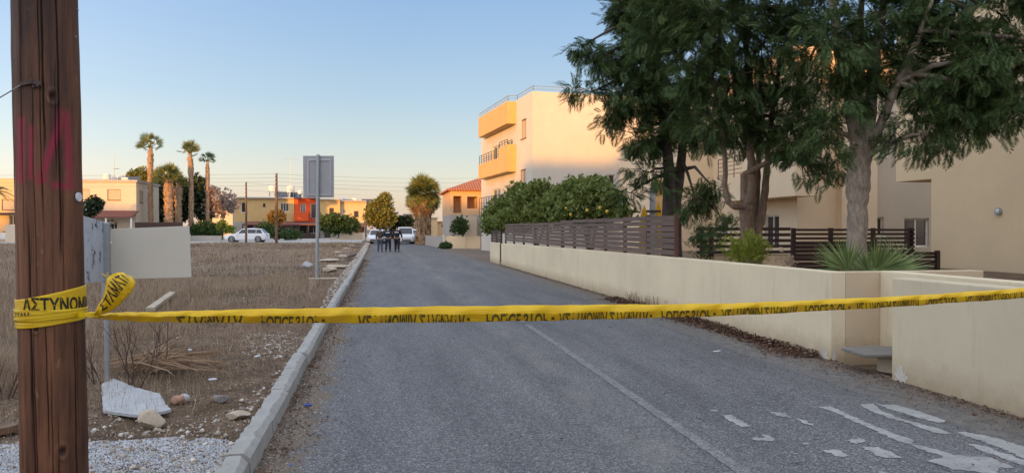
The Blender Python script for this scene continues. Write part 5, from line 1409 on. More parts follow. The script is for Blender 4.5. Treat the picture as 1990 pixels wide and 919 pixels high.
def on_pole(string, xl, xr, yl, yr, hpx, ymin=None, mat='text', off=.0075):
    v_, f_, x0, x1 = text_mesh(string, .074, ymin=ymin, cuts=.02); out = []
    al = math.atan2(surf(xl, yl)[1].y, surf(xl, yl)[1].x); ar = math.atan2(surf(xr, yr)[1].y, surf(xr, yr)[1].x)
    if ar < al: ar += 2 * math.pi
    for p in v_:
        q = (p.x - x0) / (x1 - x0); a = al + (ar - al) * q; yy = yl + (yr - yl) * q - p.y / .052 * hpx; z = at(100, yy, 2.96).z
        c = pole_c(z); rr = .1225 - .001 * (z - 1.6) + off; out.append((c[0] + rr * math.cos(a), c[1] + rr * math.sin(a), z))
    MB().add(out, f_).build('lettering', M[mat], TAPE)
on_pole(GREEK, 47, 172.5, 604, 609, 24, mat='text')
on_pole(STOPG[:4], 34, 60, 620, 617, 9, ymin=.02, off=.0115)
# knot, loop end and frays
kp = at(178, 611, 2.93)
kb = MB(); r = random.Random(2)
kb.ball(kp, (.018, .014, .011), 12, 8)
for k in range(7):
    a = k * .9; kb.tube([kp + Vector((-.02, -.012, .006 * math.sin(a))), kp + Vector((0, -.017, .009 * math.cos(a))), kp + Vector((.026, -.008, .007 * math.sin(a + 1)))], [.002, .004, .002], 6)
kb.build('knot', M['tape'], TAPE, smooth=60)
kk = MB(); kk.add([surf(150, 606, .006)[0], surf(150, 616, .006)[0], at(176, 615, 2.93), at(176, 607, 2.925)], [(0, 1, 2, 3)]).build('knot_tail', M['tape'], TAPE)
Lp = [((184, 607), (187, 611), 2.92), ((193, 590), (205, 609), 2.90), ((203, 570), (226, 598), 2.88), ((206, 548), (243, 581), 2.87), ((213, 536), (257, 565), 2.87), ((228, 530), (263, 548), 2.88), ((240, 529), (256, 537), 2.90)]
A_ = [at(*q[0], q[2]) for q in Lp]; B_ = [at(*q[1], q[2] + .012) for q in Lp]
def loop(t, f): 
    p = catm(A_, t).lerp(catm(B_, t), f); return p + Vector((0, -.014 * math.sin(f * math.pi) + .003 * math.sin(t * 5 + f * 9), 0))
n, k = 40, 12
o = MB().add([loop(6 * i / n, j / k) for i in range(n + 1) for j in range(k + 1)], [(i * (k + 1) + j, (i + 1) * (k + 1) + j, (i + 1) * (k + 1) + j + 1, i * (k + 1) + j + 1) for i in range(n) for j in range(k)]).build('loose_end', M['tape'], TAPE, smooth=180)
o.modifiers.new('thickness', 'SOLIDIFY').thickness = .0006
v_, f_, x0, x1 = text_mesh(STOPG, .074, cuts=.012)
MB().add([loop(1.0 + 4.5 * (p.x - x0) / (x1 - x0), .62 - .5 * p.y / .052 + .08) + Vector((0, -.0025, 0)) for p in v_], f_).build('lettering', M['text'], TAPE)
fr_ = MB(); r = random.Random(6)
for k in range(14):
    p = at(203 + r.uniform(-4, 30), 545 - r.uniform(0, 16), 2.875); q = p + Vector((r.uniform(-.02, .01), r.uniform(-.01, .01), r.uniform(-.012, .012))); fr_.tube([p, p.lerp(q, .5) + Vector((0, 0, .004)), q], [.002, .0025, .001], 5)
fr_.build('frayed_edge', M['tape'], TAPE)
# post that holds the far end, outside the photo
e1 = catm(rows[1], NP_)
tag(MB().tube([(e1.x + .03, e1.y, 0), (e1.x + .03, e1.y, 1.5)], .03, 12).build('steel_post', M['metal'], smooth=40), 'steel post holding the far end of the tape outside the photo', 'post')

# ================================================================== signs
# near sign: two plates on a thin steel post, seen from behind
sb = gp(208, 745, .1); Ds = 7.15
t = thing('street_sign', 'blank beige backed sign plate on a thin steel post beside the pole', 'sign', (sb.x, sb.y, .08))
pz = at(206, 432, Ds); pb = at(208, 745, Ds)
MB().tube([(pb.x, pb.y, .0), (pb.x + .0, pb.y, .85)], .023, 14).build('post', M['metal'], t, smooth=40)
MB().box((pb.x - .035, pb.y - .03, .85), (pb.x + .03, pb.y + .03, pz.z), 0).build('post_sleeve', M['metal'], t, bevel=.008)
q = [at(217, 445, Ds - .05), at(368, 439, Ds - .35), at(372, 538.5, Ds - .35), at(217, 543, Ds - .05)]
nn = (q[1] - q[0]).cross(q[3] - q[0]).normalized() * .004
MB().add([p - nn for p in q] + [p + nn for p in q], [(0, 1, 2, 3), (7, 6, 5, 4), (0, 4, 5, 1), (1, 5, 6, 2), (2, 6, 7, 3), (3, 7, 4, 0)]).build('plate', M['panel'], t, bevel=.002)
q = [at(150, 416, Ds - .45), at(205, 432, Ds), at(205, 546, Ds), at(150, 552, Ds - .45)]
nn = (q[1] - q[0]).cross(q[3] - q[0]).normalized() * .004
def mk_peel():
    m, nt, n, l, b = newmat('peeling_white_paint'); v = N_map(nt)
    l.new(N_ramp(nt, N_noise(nt, N_map(nt, (1, 1, .6)), 9, 6, .7), [(.40, (.03, .03, .035)), (.43, (.42, .44, .47)), (.7, (.52, .54, .57))]), b.inputs['Base Color']); b.inputs['Roughness'].default_value = .6
    return m
MB().add([p - nn for p in q] + [p + nn for p in q], [(0, 1, 2, 3), (7, 6, 5, 4), (0, 4, 5, 1), (1, 5, 6, 2), (2, 6, 7, 3), (3, 7, 4, 0)]).build('plate', mk_peel(), t, bevel=.002)['label'] = 'narrow peeling white plate'
# tall grey sign seen from the back
Dt = 23.6; bt = gp(616, 541, .1); Dt = bt.x * math.sin(R(YAW)) + bt.y * math.cos(R(YAW))
t = thing('traffic_sign', 'tall grey rectangular sign seen from the back on a round post, in the vacant lot', 'sign', (bt.x, bt.y, .1))
pt = at(618, 302, Dt); pm = at(616, 541, Dt)
MB().tube([(pm.x, pm.y, .0), (pt.x, pt.y, pt.z + .02)], .052, 16).build('post', M['metal'], t, smooth=40)
def cpt(px, py, d=0): return at(px, py, Dt + d)
def slab(c4, d0, d1):
    a = [cpt(x, y, d0) for x, y in c4]; b = [cpt(x, y, d1) for x, y in c4]; return a + b, [(3, 2, 1, 0), (4, 5, 6, 7), (0, 1, 5, 4), (1, 2, 6, 5), (2, 3, 7, 6), (3, 0, 4, 7)]
MB().add(*slab([(589, 303), (649, 303), (649.3, 384), (589.3, 384)], .062, .075)).build('plate', M['sign_back'], t)
fm = MB()
for c4 in ([(597, 309.5), (643, 309.5), (643, 312.5), (597, 312.5)], [(597, 377.5), (643, 377.5), (643, 380), (597, 380)], [(597, 312.6), (600, 312.6), (600, 377.4), (597, 377.4)], [(640.5, 312.6), (643, 312.6), (643, 377.4), (640.5, 377.4)]): fm.add(*slab(c4, .035, .0615))
fm.build('frame', M['sign_frame'], t)
MB().box((bt.x - .28, bt.y - .12, .06), (bt.x + .65, bt.y + .2, .115)).build('footing', M['stone'], t, bevel=.02)

# ================================================================== slabs and rocks of the lot
def rock(name, label, cat, c, r3, mat, seed, group=None, flat=.0):
    bm = bmesh.new(); bmesh.ops.create_icosphere(bm, subdivisions=3, radius=1); r = random.Random(seed); off = Vector((seed * 3.1, seed * 1.7, 0))
    cuts = [(Vector((r.gauss(0, 1), r.gauss(0, 1), r.gauss(0, .8))).normalized(), r.uniform(.55, .85)) for _ in range(9)]
    for v in bm.verts:
        p = v.co.copy()
        for n_, d_ in cuts:
            q = p.dot(n_)
            if q > d_: p -= n_ * (q - d_)
        p *= 1 + .06 * mnoise.noise(v.co * 3 + off)
        v.co = Vector((p.x * r3[0], p.y * r3[1], p.z * r3[2])) + Vector(c)
    me = bpy.data.meshes.new(name); bm.to_mesh(me); bm.free(); finish(me, mat, 30)
    return tag(link(name, me), label, cat, group)
def polyslab(name, label, cat, poly_px, z, th, mat, jit=.008, seed=0, bend=0, group=None):
    g = [gp(x, y, z).xy for x, y in poly_px]; g = ragged(g, .05, jit, seed); r = random.Random(seed)
    bm = bmesh.new(); top = [bm.verts.new((x, y, z + r.uniform(-.003, .003))) for x, y in g]; f = bm.faces.new(top)
    if f.normal.z < 0: f.normal_flip()
    bmesh.ops.triangulate(bm, faces=[f]); 
    ex = bmesh.ops.extrude_face_region(bm, geom=bm.faces[:]); 
    for v in ex['geom']:
        if isinstance(v, bmesh.types.BMVert): v.co.z -= th
    bmesh.ops.recalc_face_normals(bm, faces=bm.faces[:])
    me = bpy.data.meshes.new(name); bm.to_mesh(me); bm.free(); finish(me, mat, None)
    return tag(link(name, me), label, cat, group)
polyslab('concrete_slab', 'broken white painted slab lying at the foot of the sign post', 'slab', [(198, 745), (222, 735), (262, 752), (310, 764), (322, 785), (333, 795), (270, 806), (200, 797)], .135, .022, M['slab'], jit=.004, seed=3)
rock('rock', 'pale angular rock in front of the broken white slab', 'rock', gp(293, 816, .13), (.125, .10, .085), M['stone'], 12)
polyslab('concrete_slab', 'long pale slab lying askew in the dry grass beyond the tape', 'slab', [(283, 598), (330, 566), (341, 567), (300, 597)], .22, .06, M['stone'], seed=4)
rock('rock', 'white rock in the grass left of the tall sign post', 'rock', gp(597, 515, .22), (.24, .2, .17), M['slab'], 14)
rock('rock', 'flat ochre stone by the edge of the kerb', 'rock', gp(464, 806, .12), (.10, .08, .035), M['stone'], 15)
rock('rock', 'reddish stone right of the white slab', 'rock', gp(346, 776, .13), (.06, .05, .045), plain('reddish_stone', (.42, .24, .17), .9, bump=.5), 16)
rock('rock', 'small grey white stone next to the reddish stone', 'rock', gp(359, 773, .13), (.055, .05, .04), M['slab'], 17)
rock('rock', 'grey stone near the kerb beside the litter', 'rock', gp(428, 774, .12), (.075, .06, .045), M['grey_conc'], 18)
for i, (x, y, a, b) in enumerate([(640, 505, .5, .9), (655, 517, .45, .5), (667, 498, .4, .7), (674, 483, .4, .8), (655, 491, .35, .3), (684, 478, .5, .8), (640, 524, .3, .3)]):
    rock('rubble_piece', ['long pale rubble piece beside the far kerb', 'pale broad rubble piece nearest the tall sign', 'flat pale rubble piece at mid verge', 'small pale rubble heap before the far kerb', 'short buff rubble piece by the green weeds', 'farthest pale rubble piece at the kerb', 'small buff rubble lump left of the kerb'][i], 'rubble', gp(x, y, .16), (a, b, .09), M['stone'], 30 + i, 'rubble on the verge')
polyslab('weathered_board', 'dark weathered board tip at the left edge behind the pole', 'board', [(-30, 826), (34, 818), (34, 826), (-30, 838)], .15, .05, M['pole_far'], seed=8)
polyslab('weathered_board', 'dark plank lying across the rubble by the far kerb', 'board', [(675, 497), (692, 492), (693, 494), (677, 499)], .30, .06, M['board_d'], seed=9)
# plastic litter
def litter(name, label, px, py, z, dims, mat, rz):
    p = gp(px, py, z); t = MB().box((p.x - dims[0], p.y - dims[1], p.z), (p.x + dims[0], p.y + dims[1], p.z + dims[2]), rz=rz)
    o = t.build(name, mat, bevel=.004); return tag(o, label, 'litter')
cp_ = gp(598, 789, 0); tag(MB().tube([(cp_.x - .03, cp_.y, .012), (cp_.x - .012, cp_.y, .014)], .011, 10).tube([(cp_.x - .012, cp_.y, .013), (cp_.x + .018, cp_.y + .004, .013)], .006, 10).tube([(cp_.x + .018, cp_.y + .004, .013), (cp_.x + .035, cp_.y + .004, .013)], .011, 10).build('plastic_scrap', M['blue_plastic'], smooth=40), 'bright blue plastic piece in the dirt of the gutter', 'litter')
litter('plastic_scrap', 'thin blue scrap at the bottom of the gutter near the viewer', 565, 903, .0, (.006, .018, .006), M['blue_plastic'], .3)
litter('plastic_scrap', 'pale blue white scrap among the stones by the kerb', 413, 738, .13, (.035, .02, .015), M['white_plastic'], .5)
litter('plastic_scrap', 'small white scrap in the grass above the dry fronds', 369, 681, .18, (.02, .015, .02), M['white_plastic'], .2)
litter('paper_scrap', 'small white scrap on the verge before the rubble', 500, 693, .15, (.03, .02, .015), M['white_plastic'], 1.1)
litter('paper_scrap', 'flat white scrap on the asphalt near the leaf litter', 1393, 682, .001, (.06, .02, .004), M['white_plastic'], .4)

# dead palm fronds
t = thing('dead_frond', 'long brown dead palm fronds lying behind the white slab', 'dead frond', gp(330, 715, .15))
r = random.Random(9); mb = MB()
for k in range(62):
    a = gp(200 + r.uniform(-10, 110), 712 + r.uniform(-12, 12), .16 + r.uniform(0, .06)); b = gp(380 + r.uniform(-70, 60), 702 + r.uniform(-22, 20), .15 + r.uniform(0, .12)); m = a.lerp(b, .55) + Vector((r.uniform(-.03, .03), r.uniform(-.04, .04), r.uniform(.02, .07)))
    mb.tube([a, m, b, b + Vector((r.uniform(.0, .12), r.uniform(-.1, .1), -.05))], [.006, .008, .005, .001], 4)
mb.build('leaflets', M['frond'], t)
mb = MB()
for k in range(24):
    a = gp(280 + r.uniform(-20, 20), 716 + r.uniform(-6, 6), .16); b = gp(355 + r.uniform(-18, 10), 660 + r.uniform(-4, 18), .15 + r.uniform(0, .1)); mb.tube([a, a.lerp(b, .5) + Vector((0, 0, .06)), b], [.007, .009, .002], 4)
mb.build('leaflets', M['frond'], t)
# dead twigs
def twig(label, px, py, hpx, lean, seed, n=5):
    r = random.Random(seed); p = gp(px, py, .12); D = p.x * math.sin(R(YAW)) + p.y * math.cos(R(YAW)); H = hpx * D / F; t = thing('dead_shrub', label, 'dead shrub', p); mb = MB()
    def grow(a, d, L, rad, lev):
        pts = [a]; 
        for i in range(4): d = (d + Vector((r.gauss(0, .16), r.gauss(0, .16), .06))).normalized(); pts.append(pts[-1] + d * L / 4)
        mb.tube(pts, [rad, rad * .85, rad * .7, rad * .5, rad * .3], 6)
        if lev:
            for i in (1, 2, 3, 4):
                if r.random() < .85: e = (d + Vector((r.gauss(0, .55), r.gauss(0, .4), r.uniform(.0, .4)))).normalized(); grow(pts[i], e, L * r.uniform(.35, .6), rad * .5, lev - 1)
    for k in range(n): grow(p + Vector((r.uniform(-.05, .05), r.uniform(-.05, .05), -.05)), Vector((lean + r.gauss(0, .18), r.gauss(0, .15), 1)).normalized(), H * r.uniform(.6, 1), .0075, 2)
    mb.build('stem', M['twig'], t)
twig('dark bare twigs rising beside the sign post in front of the tape', 258, 752, 165, .12, 1, 4)
twig('dark bare twigs right of the sign post, above the dry fronds', 303, 724, 110, .25, 2, 3)
twig('thin dead twigs between the pole and the sign post', 190, 742, 120, -.1, 3, 3)
twig('thin dead twigs left of the wooden pole', 14, 765, 110, .15, 4, 4)

# ================================================================== gravel, rubble, litter leaves, grass (uncountable)
def t_chip(seed):
    r = np.random.default_rng(seed); v = np.array([(1, 0, 0), (-1, 0, 0), (0, 1, 0), (0, -1, 0), (0, 0, 1), (0, 0, -1)], float) * r.uniform(.55, 1.1, (6, 3)); v += r.normal(size=(6, 3)) * .15
    f = np.array([(0, 2, 4), (2, 1, 4), (1, 3, 4), (3, 0, 4), (2, 0, 5), (1, 2, 5), (3, 1, 5), (0, 3, 5)]); return v, f
def chips(name, xy, size, mat, kind='stuff', zoff=0, flat=.6, seed=1, onroad=False):
    rg = np.random.default_rng(seed); n = len(xy); Vs, Fs, off = [], [], 0; q = rg.integers(0, 4, n)
    z = (np.zeros(n) if onroad else gh(xy[:, 0], xy[:, 1])) + size * .25 + zoff
    P_ = np.stack([xy[:, 0], xy[:, 1], z], 1)
    for k in range(4):
        s_ = q == k; tv, tf = t_chip(k + seed); d = rg.normal(size=(s_.sum(), 3)); d[:, 2] *= .3
        a, b = scatter(tv * np.array([1, 1, flat]), tf, P_[s_], frames(d, (0, 0, 1), rg), size[s_]); Vs.append(a); Fs.append(b + off); off += len(a)
    return tag(npmesh(name, np.concatenate(Vs), np.concatenate(Fs), M[mat]), kind=kind)
rg = np.random.default_rng(77)
def region(poly_px, n, z=.1, seed=0):
    rg_ = np.random.default_rng(seed); P_ = np.array([tuple(gp(x, y, z).xy) for x, y in poly_px]); lo, hi = P_.min(0), P_.max(0); out = []
    while sum(map(len, out)) < n:
        q = rg_.uniform(lo, hi, (n * 2, 2)); ins = np.zeros(len(q), bool); j = len(P_) - 1
        for i in range(len(P_)):
            c = ((P_[i, 1] > q[:, 1]) != (P_[j, 1] > q[:, 1])) & (q[:, 0] < (P_[j, 0] - P_[i, 0]) * (q[:, 1] - P_[i, 1]) / (P_[j, 1] - P_[i, 1] + 1e-9) + P_[i, 0]); ins ^= c; j = i
        out.append(q[ins])
    return np.concatenate(out)[:n]
g1 = region([(-60, 1010), (-60, 862), (60, 858), (175, 853), (260, 846), (360, 842), (440, 850), (478, 866), (440, 950), (420, 1010)], 46000, .1, 1)
dens = fbm(g1[:, 0], g1[:, 1], .45, 44) + .25 * rg.random(len(g1)); g1 = g1[dens > .40]
chips('white_gravel', g1, rg.uniform(.004, .0105, len(g1)), 'chip', seed=2)
g2 = region([(-60, 860), (175, 800), (330, 806), (430, 800), (520, 740), (600, 650), (640, 560), (690, 500), (712, 474), (722, 476), (480, 1000), (-60, 1000)], 9500, .1, 3)
chips('field_stones', g2, .006 + .03 * rg.random(len(g2)) ** 4 + .0008 * g2[:, 1], 'rubble', seed=3)
g3 = region([(480, 650), (560, 640), (590, 655), (570, 690), (500, 700), (470, 680)], 1400, .1, 4)
chips('white_rubble', g3[:650], .006 + .028 * rg.random(650) ** 3, 'rubble', seed=4)
g3b = np.stack([-rg.uniform(1.1, 26, 3600), rg.uniform(6, 45, 3600)], 1)
chips('scattered_stones', g3b, rg.uniform(.006, .028, 3600), 'rubble', seed=5)
g4 = np.stack([-.80 + np.abs(rg.normal(size=6500)) * .20, rg.uniform(3, 30, 6500)], 1)
chips('gutter_grit', g4[g4[:, 0] < -.1], rg.uniform(.003, .011, (g4[:, 0] < -.1).sum()), 'rubble', seed=6, onroad=True)
# leaf litter: dark dead leaves heaped at the foot of the long wall, some along the kerb
tv = np.array([(0, 0, 0), (.25, .5, .12), (0, 1, .05), (-.25, .5, .1)]); tf = np.array([(0, 1, 2, 3)])
def leaves(name, xy, zmax, size, seed, mat='litter_leaf', z0=None):
    rg = np.random.default_rng(seed); n = len(xy); z = (np.zeros(n) if z0 is None else z0) + .004 + rg.random(n) * zmax; d = rg.normal(size=(n, 3)); d[:, 2] *= .35
    a, b = scatter(tv, tf, np.stack([xy[:, 0], xy[:, 1], z], 1), frames(d, (0, 0, 1), rg), rg.uniform(size[0], size[1], n)); return tag(npmesh(name, a, b, M[mat]), kind='stuff')
n = 12000; yy = rg.uniform(8.4, 16.5, n); dd_ = np.abs(rg.normal(size=n)) * (.13 + .10 * vnoise(yy, yy * 0, 1.1, 5)); prof = np.exp(-(dd_ / .17) ** 2) * .07 * (.5 + vnoise(yy, yy * 0, .6, 6))
leaves('leaf_litter', np.stack([WU - .005 - dd_, yy], 1), prof, (.025, .06), 11)
n = 3800; yy = rg.uniform(3.0, 33, n); leaves('leaf_litter', np.stack([np.where(yy < 7.06, 5.38, WU - .01) - np.abs(rg.normal(size=n)) * .10, yy], 1), .015, (.015, .045), 12)
n = 2200; yy = rg.uniform(3, 9, n); leaves('leaf_litter', np.stack([5.38 - np.abs(rg.normal(size=n)) * .30, yy], 1), .006, (.012, .03), 13)
n = 9500; yy = rg.uniform(3, 40, n); leaves('leaf_litter', np.stack([-.81 + np.abs(rg.normal(size=n)) * .15 * (.4 + 1.3 * vnoise(yy, yy * 0, .9, 19)), yy], 1), .012, (.012, .04), 14)
n = 160; yy = rg.uniform(4, 26, n); leaves('leaf_litter', np.stack([rg.uniform(-.5, 4.8, n), yy], 1), .002, (.015, .04), 15)
n = 26000; xy = np.stack([-1.02 - rg.random(n) ** 1.3 * 4, rg.uniform(4.2, 26, n)], 1); leaves('plant_debris', xy, .01, (.012, .032), 16, 'frond', gh(xy[:, 0], xy[:, 1]) - .002)
leaves('plant_debris', xy[::2] + .07, .01, (.012, .035), 17, 'litter_leaf', gh(xy[::2, 0] + .07, xy[::2, 1] + .07) - .002)

# dry grass
def grass(name, n, xr, yr, h, wd, seed, keep, lean=.45, mat='straw', power=1.0):
    rg = np.random.default_rng(seed); y = yr[0] + (yr[1] - yr[0]) * rg.random(n) ** power; x = xr[0] + (xr[1] - xr[0]) * rg.random(n)
    s_ = (np.abs(x + .177 * y * -1) < y * .98 + 3) & (x > -.75 * y - 3); x, y = x[s_], y[s_]
    k = keep(x, y, rg) & ~((np.abs(x + 3.65) < .62) & (np.abs(y - 7.05) < .62) & (y < 7.55)); x, y = x[k], y[k]; n = len(x)
    hh = rg.uniform(h[0], h[1], n) * (.55 + .9 * fbm(x, y, 2.2, 70)); w_ = (wd[0] + wd[1] * y) * rg.uniform(.6, 1.3, n)
    a = rg.random(n) * 6.28; la = rg.random(n) * 6.28; ln = np.abs(rg.normal(size=n)) * lean * hh
    z = gh(x, y) - .01; dx, dy = np.cos(a) * w_ / 2, np.sin(a) * w_ / 2; mx, my = np.cos(la) * ln, np.sin(la) * ln
    V_ = np.stack([np.stack([x - dx, y - dy, z], 1), np.stack([x + dx, y + dy, z], 1), np.stack([x + mx * .5 + dx * 1.0, y + my * .5 + dy * 1.0, z + hh * .5 * np.sqrt(np.clip(1 - (ln / hh) ** 2 * .5, .1, 1))], 1), np.stack([x + mx, y + my, z + hh * np.sqrt(np.clip(1 - (ln / hh) ** 2 * .5, .1, 1))], 1)], 1).reshape(-1, 3)
    F_ = np.arange(n * 4).reshape(-1, 4)
    return tag(npmesh(name, V_, F_, M[mat]), kind='stuff')
def keepA(x, y, rg):
    d = fbm(x, y, 1.5, 60) + .35 * (fbm(x, y, .35, 66) - .5) + .5 * (fbm(x, y, 6.5, 160) - .5); edge = np.clip((-1.3 - x) / 2.2, 0, 1); near = (y > 5.6 + .4 * np.sin(x * 2))
    return (rg.random(len(x)) < np.clip((d - .40) * 5, 0.03, 1) * edge) & near
grass('dry_grass', 330000, (-16, -1.15), (5.5, 24), (.05, .22), (.0016, .00032), 101, keepA, power=1.15)
grass('dry_grass', 230000, (-52, -1.2), (20, 79), (.06, .22), (.004, .0004), 102, keepA, power=1.25)
grass('dry_grass', 9000, (-4.4, -3.2), (6.6, 8.6), (.12, .42), (.0022, .0002), 103, lambda x, y, rg: (rg.random(len(x)) < np.clip(1.1 - np.abs(x + 3.9) * 1.5, 0, 1)) & (y > 7.35), .7)
grass('green_weeds', 5000, (-5.8, -1.6), (14, 31), (.04, .14), (.006, .0004), 104, lambda x, y, rg: fbm(x, y, 1.2, 90) > .64, .8, 'hedge')
def keepB(x, y, rg): return (x < -3.6) & (rg.random(len(x)) < .8)
grass('dry_grass', 26000, (-6.5, -3.3), (4.9, 7.6), (.08, .30), (.002, .0002), 105, lambda x, y, rg: (x < -2.9 - .22 * y) | ((y > 6.9) & (x < -3.1)), .6)
grass('dry_tufts', 60000, (-30, -1.6), (7.5, 55), (.14, .36), (.0022, .00035), 106, lambda x, y, rg: (fbm(x, y, 2.6, 120) > .56) & (fbm(x, y, .5, 121) > .45), .35, 'straw_pale')
grass('dark_stubble', 60000, (-45, -1.4), (6, 70), (.05, .16), (.003, .0005), 107, lambda x, y, rg: (fbm(x, y, 3.2, 130) > .55), .6, 'straw_dark')
# weeds sprouting from the foot of the wall
r = random.Random(3)
t = thing('wall_weed', 'thin pale dry weeds growing against the long wall above the tape', 'weed', (WU - .05, 14.0, 0))
mb = MB()
for k in range(46):
    y = r.uniform(13.2, 15.6); x = WU - .03 - r.random() * .06; L = r.uniform(.1, .32); p = Vector((x, y, 0)); q = p + Vector((r.uniform(-.08, .0), r.uniform(-.06, .06), L)); mb.tube([p, p.lerp(q, .5) + Vector((r.uniform(-.02, .01), 0, 0)), q], [.004, .005, .002], 4)
    for j in range(5): b = p.lerp(q, .3 + .14 * j); mb.tube([b, b + Vector((r.uniform(-.04, .02), r.uniform(-.04, .04), .03))], [.004, .001], 4)
mb.build('stem', M['straw'], t)
# @@PART5
# ================================================================== vehicles
def car(label, loc, rz, kind='wagon', group=None, cat='car'):
    """built lying along x, nose towards -x"""
    P_ = dict(wagon=dict(L=4.45, hw=.90, belt=.92, roof=1.47, hood=.93, a=(-1.05, -.30, 1.55, 2.08), nose=.62, tail=.95),
              hatch=dict(L=4.2, hw=.92, belt=.98, roof=1.58, hood=.98, a=(-1.0, -.35, 1.60, 1.98), nose=.66, tail=1.0),
              van=dict(L=4.5, hw=.92, belt=1.08, roof=1.84, hood=1.08, a=(-1.45, -.75, 2.12, 2.2), nose=.75, tail=1.08))[kind]
    t = thing('parked_car' if kind != 'van' else 'parked_van', label, cat, loc, group, rz)
    L, hw, belt, roof, a = P_['L'], P_['hw'], P_['belt'], P_['roof'], P_['a']
    x0, x1 = -L / 2, L / 2
    st = [(x0, P_['nose'] - .02, .42, .66), (x0 + .06, P_['nose'] + .06, .30, .80), (x0 + .22, P_['nose'] + .14, .24, .93), (x0 + .6, P_['hood'] - .10, .22, .99), (a[0] - .05, P_['hood'] - .01, .20, 1), (a[0] + .4, belt, .20, 1), (0.3, belt + .01, .20, 1), (a[2], belt + .03, .21, 1), (x1 - .3, P_['tail'] + .01, .24, .98), (x1 - .07, P_['tail'] - .02, .30, .93), (x1, P_['tail'] - .16, .40, .86)]
    vs, fs = [], []
    for (x, top, zb, wf) in st:
        w_ = hw * wf; half = [(0, zb), (w_ * .86, zb), (w_ * .985, zb + .1), (w_, (zb + top) / 2), (w_ * .975, top - .05), (w_ * .88, top), (w_ * .45, top + .022), (0, top + .028)]
        vs += [(x, y, z) for y, z in half] + [(x, -y, z) for y, z in half[-2:0:-1]]
    m = 14
    for i in range(len(st) - 1):
        for k in range(m): fs.append((i * m + k, i * m + (k + 1) % m, (i + 1) * m + (k + 1) % m, (i + 1) * m + k))
    fs += [tuple(range(m)), tuple((len(st) - 1) * m + k for k in range(m))[::-1]]
    mb = MB().add(vs, fs); body = mb.build('body', M['white_car'], t, smooth=40)
    # greenhouse
    yb, yt = hw * .93, hw * (.72 if kind != 'van' else .84)
    zb = belt - .02
    cab = [(a[0], zb), (a[1], roof - .03), ((a[1] + a[2]) / 2, roof + .02), (a[2], roof - .05 if kind != 'van' else roof - .02), (a[3], zb)]
    vs = []
    for (x, z) in cab:
        f = (z - zb) / (roof - zb); y = yb + (yt - yb) * f; vs += [(x, -y, z), (x, -y * .55, z + (.02 if f > .5 else 0)), (x, y * .55, z + (.02 if f > .5 else 0)), (x, y, z)]
    fs = [(i * 4 + k, i * 4 + k + 1, (i + 1) * 4 + k + 1, (i + 1) * 4 + k) for i in range(4) for k in range(3)]
    fs += [(0, 4, 8, 12, 16)[::1], (3, 7, 11, 15, 19)[::-1]]
    mb = MB().add(vs, fs); mb.build('cabin', M['white_car'], t, smooth=50, bevel=.03)
    def side(x, z, s, o=.012):
        f = (z - zb) / (roof - zb); return (x, s * (yb + (yt - yb) * f + o), z)
    def xs_(z, e): f = (z - zb) / (roof - zb); return (a[0] + (a[1] - a[0]) * f + e) if e > 0 else (a[3] + (a[2] - a[3]) * f + e)
    zl, zh = belt + .04, roof - .10
    div = [xs_(zl, .22), a[0] + (a[3] - a[0]) * .42, a[0] + (a[3] - a[0]) * .70, xs_(zl, -.2)]
    for s in (-1, 1):
        for i in range(3):
            if kind == 'van' and i == 2: continue
            xa, xb = div[i] + .02, div[i + 1] - .03; ta_, tb_2 = max(xa, xs_(zh, .12)), min(xb, xs_(zh, -.08))
            q = [side(xa, zl, s), side(xb, zl, s), side(tb_2, zh, s), side(ta_, zh, s)]
            MB().add(q, [(0, 1, 2, 3)] if s < 0 else [(3, 2, 1, 0)]).build('side_window', M['glass'], t)
    def endg(e, w0, name):
        q = []
        for (z, sc) in ((zl, .84), (zh + .02, .88)):
            f = (z - zb) / (roof - zb); y = (yb + (yt - yb) * f) * sc; x = xs_(z, e) - (e) ; x = x + (-.02 if e > 0 else .02); q.append((x, -y, z)); q.append((x, y, z))
        MB().add([q[0], q[1], q[3], q[2]], [(0, 1, 2, 3)]).build(name, M['glass'], t)
    endg(.001, 1, 'windscreen'); endg(-.001, 1, 'rear_window')
    wr = .32
    for (wx) in (x0 + .85, x1 - .85):
        for s in (-1, 1):
            y = s * (hw - .10)
            MB().tube([(wx, s * (hw - .3), wr), (wx, s * (hw + .004), wr)], [wr + .045, wr + .045], 24).build('wheel_arch', M['black'], t, smooth=40)
            wl = MB().tube([(wx, s * (hw - .2), wr), (wx, s * (hw + .012), wr)], [wr, wr - .01], 24).build('wheel', M['black'], t, smooth=40)
            rb = MB()
            rb.tube([(wx, s * (hw + .0125), wr), (wx, s * (hw + .02), wr)], [.075, .07], 12)
            for k in range(10):
                q = 2 * math.pi * k / 10; rb.beam((wx, s * (hw + .017), wr), (wx + .215 * math.cos(q), s * (hw + .017), wr + .215 * math.sin(q)), .035, .012)
            n = 24; c0 = [(wx + .235 * math.cos(2 * math.pi * k / n), s * (hw + .014), wr + .235 * math.sin(2 * math.pi * k / n)) for k in range(n)]; c1_ = [(wx + .2 * math.cos(2 * math.pi * k / n), s * (hw + .02), wr + .2 * math.sin(2 * math.pi * k / n)) for k in range(n)]
            rb.add(c0 + c1_, [(k, (k + 1) % n, n + (k + 1) % n, n + k) for k in range(n)]); rb.build('rim', M['rim'], wl)
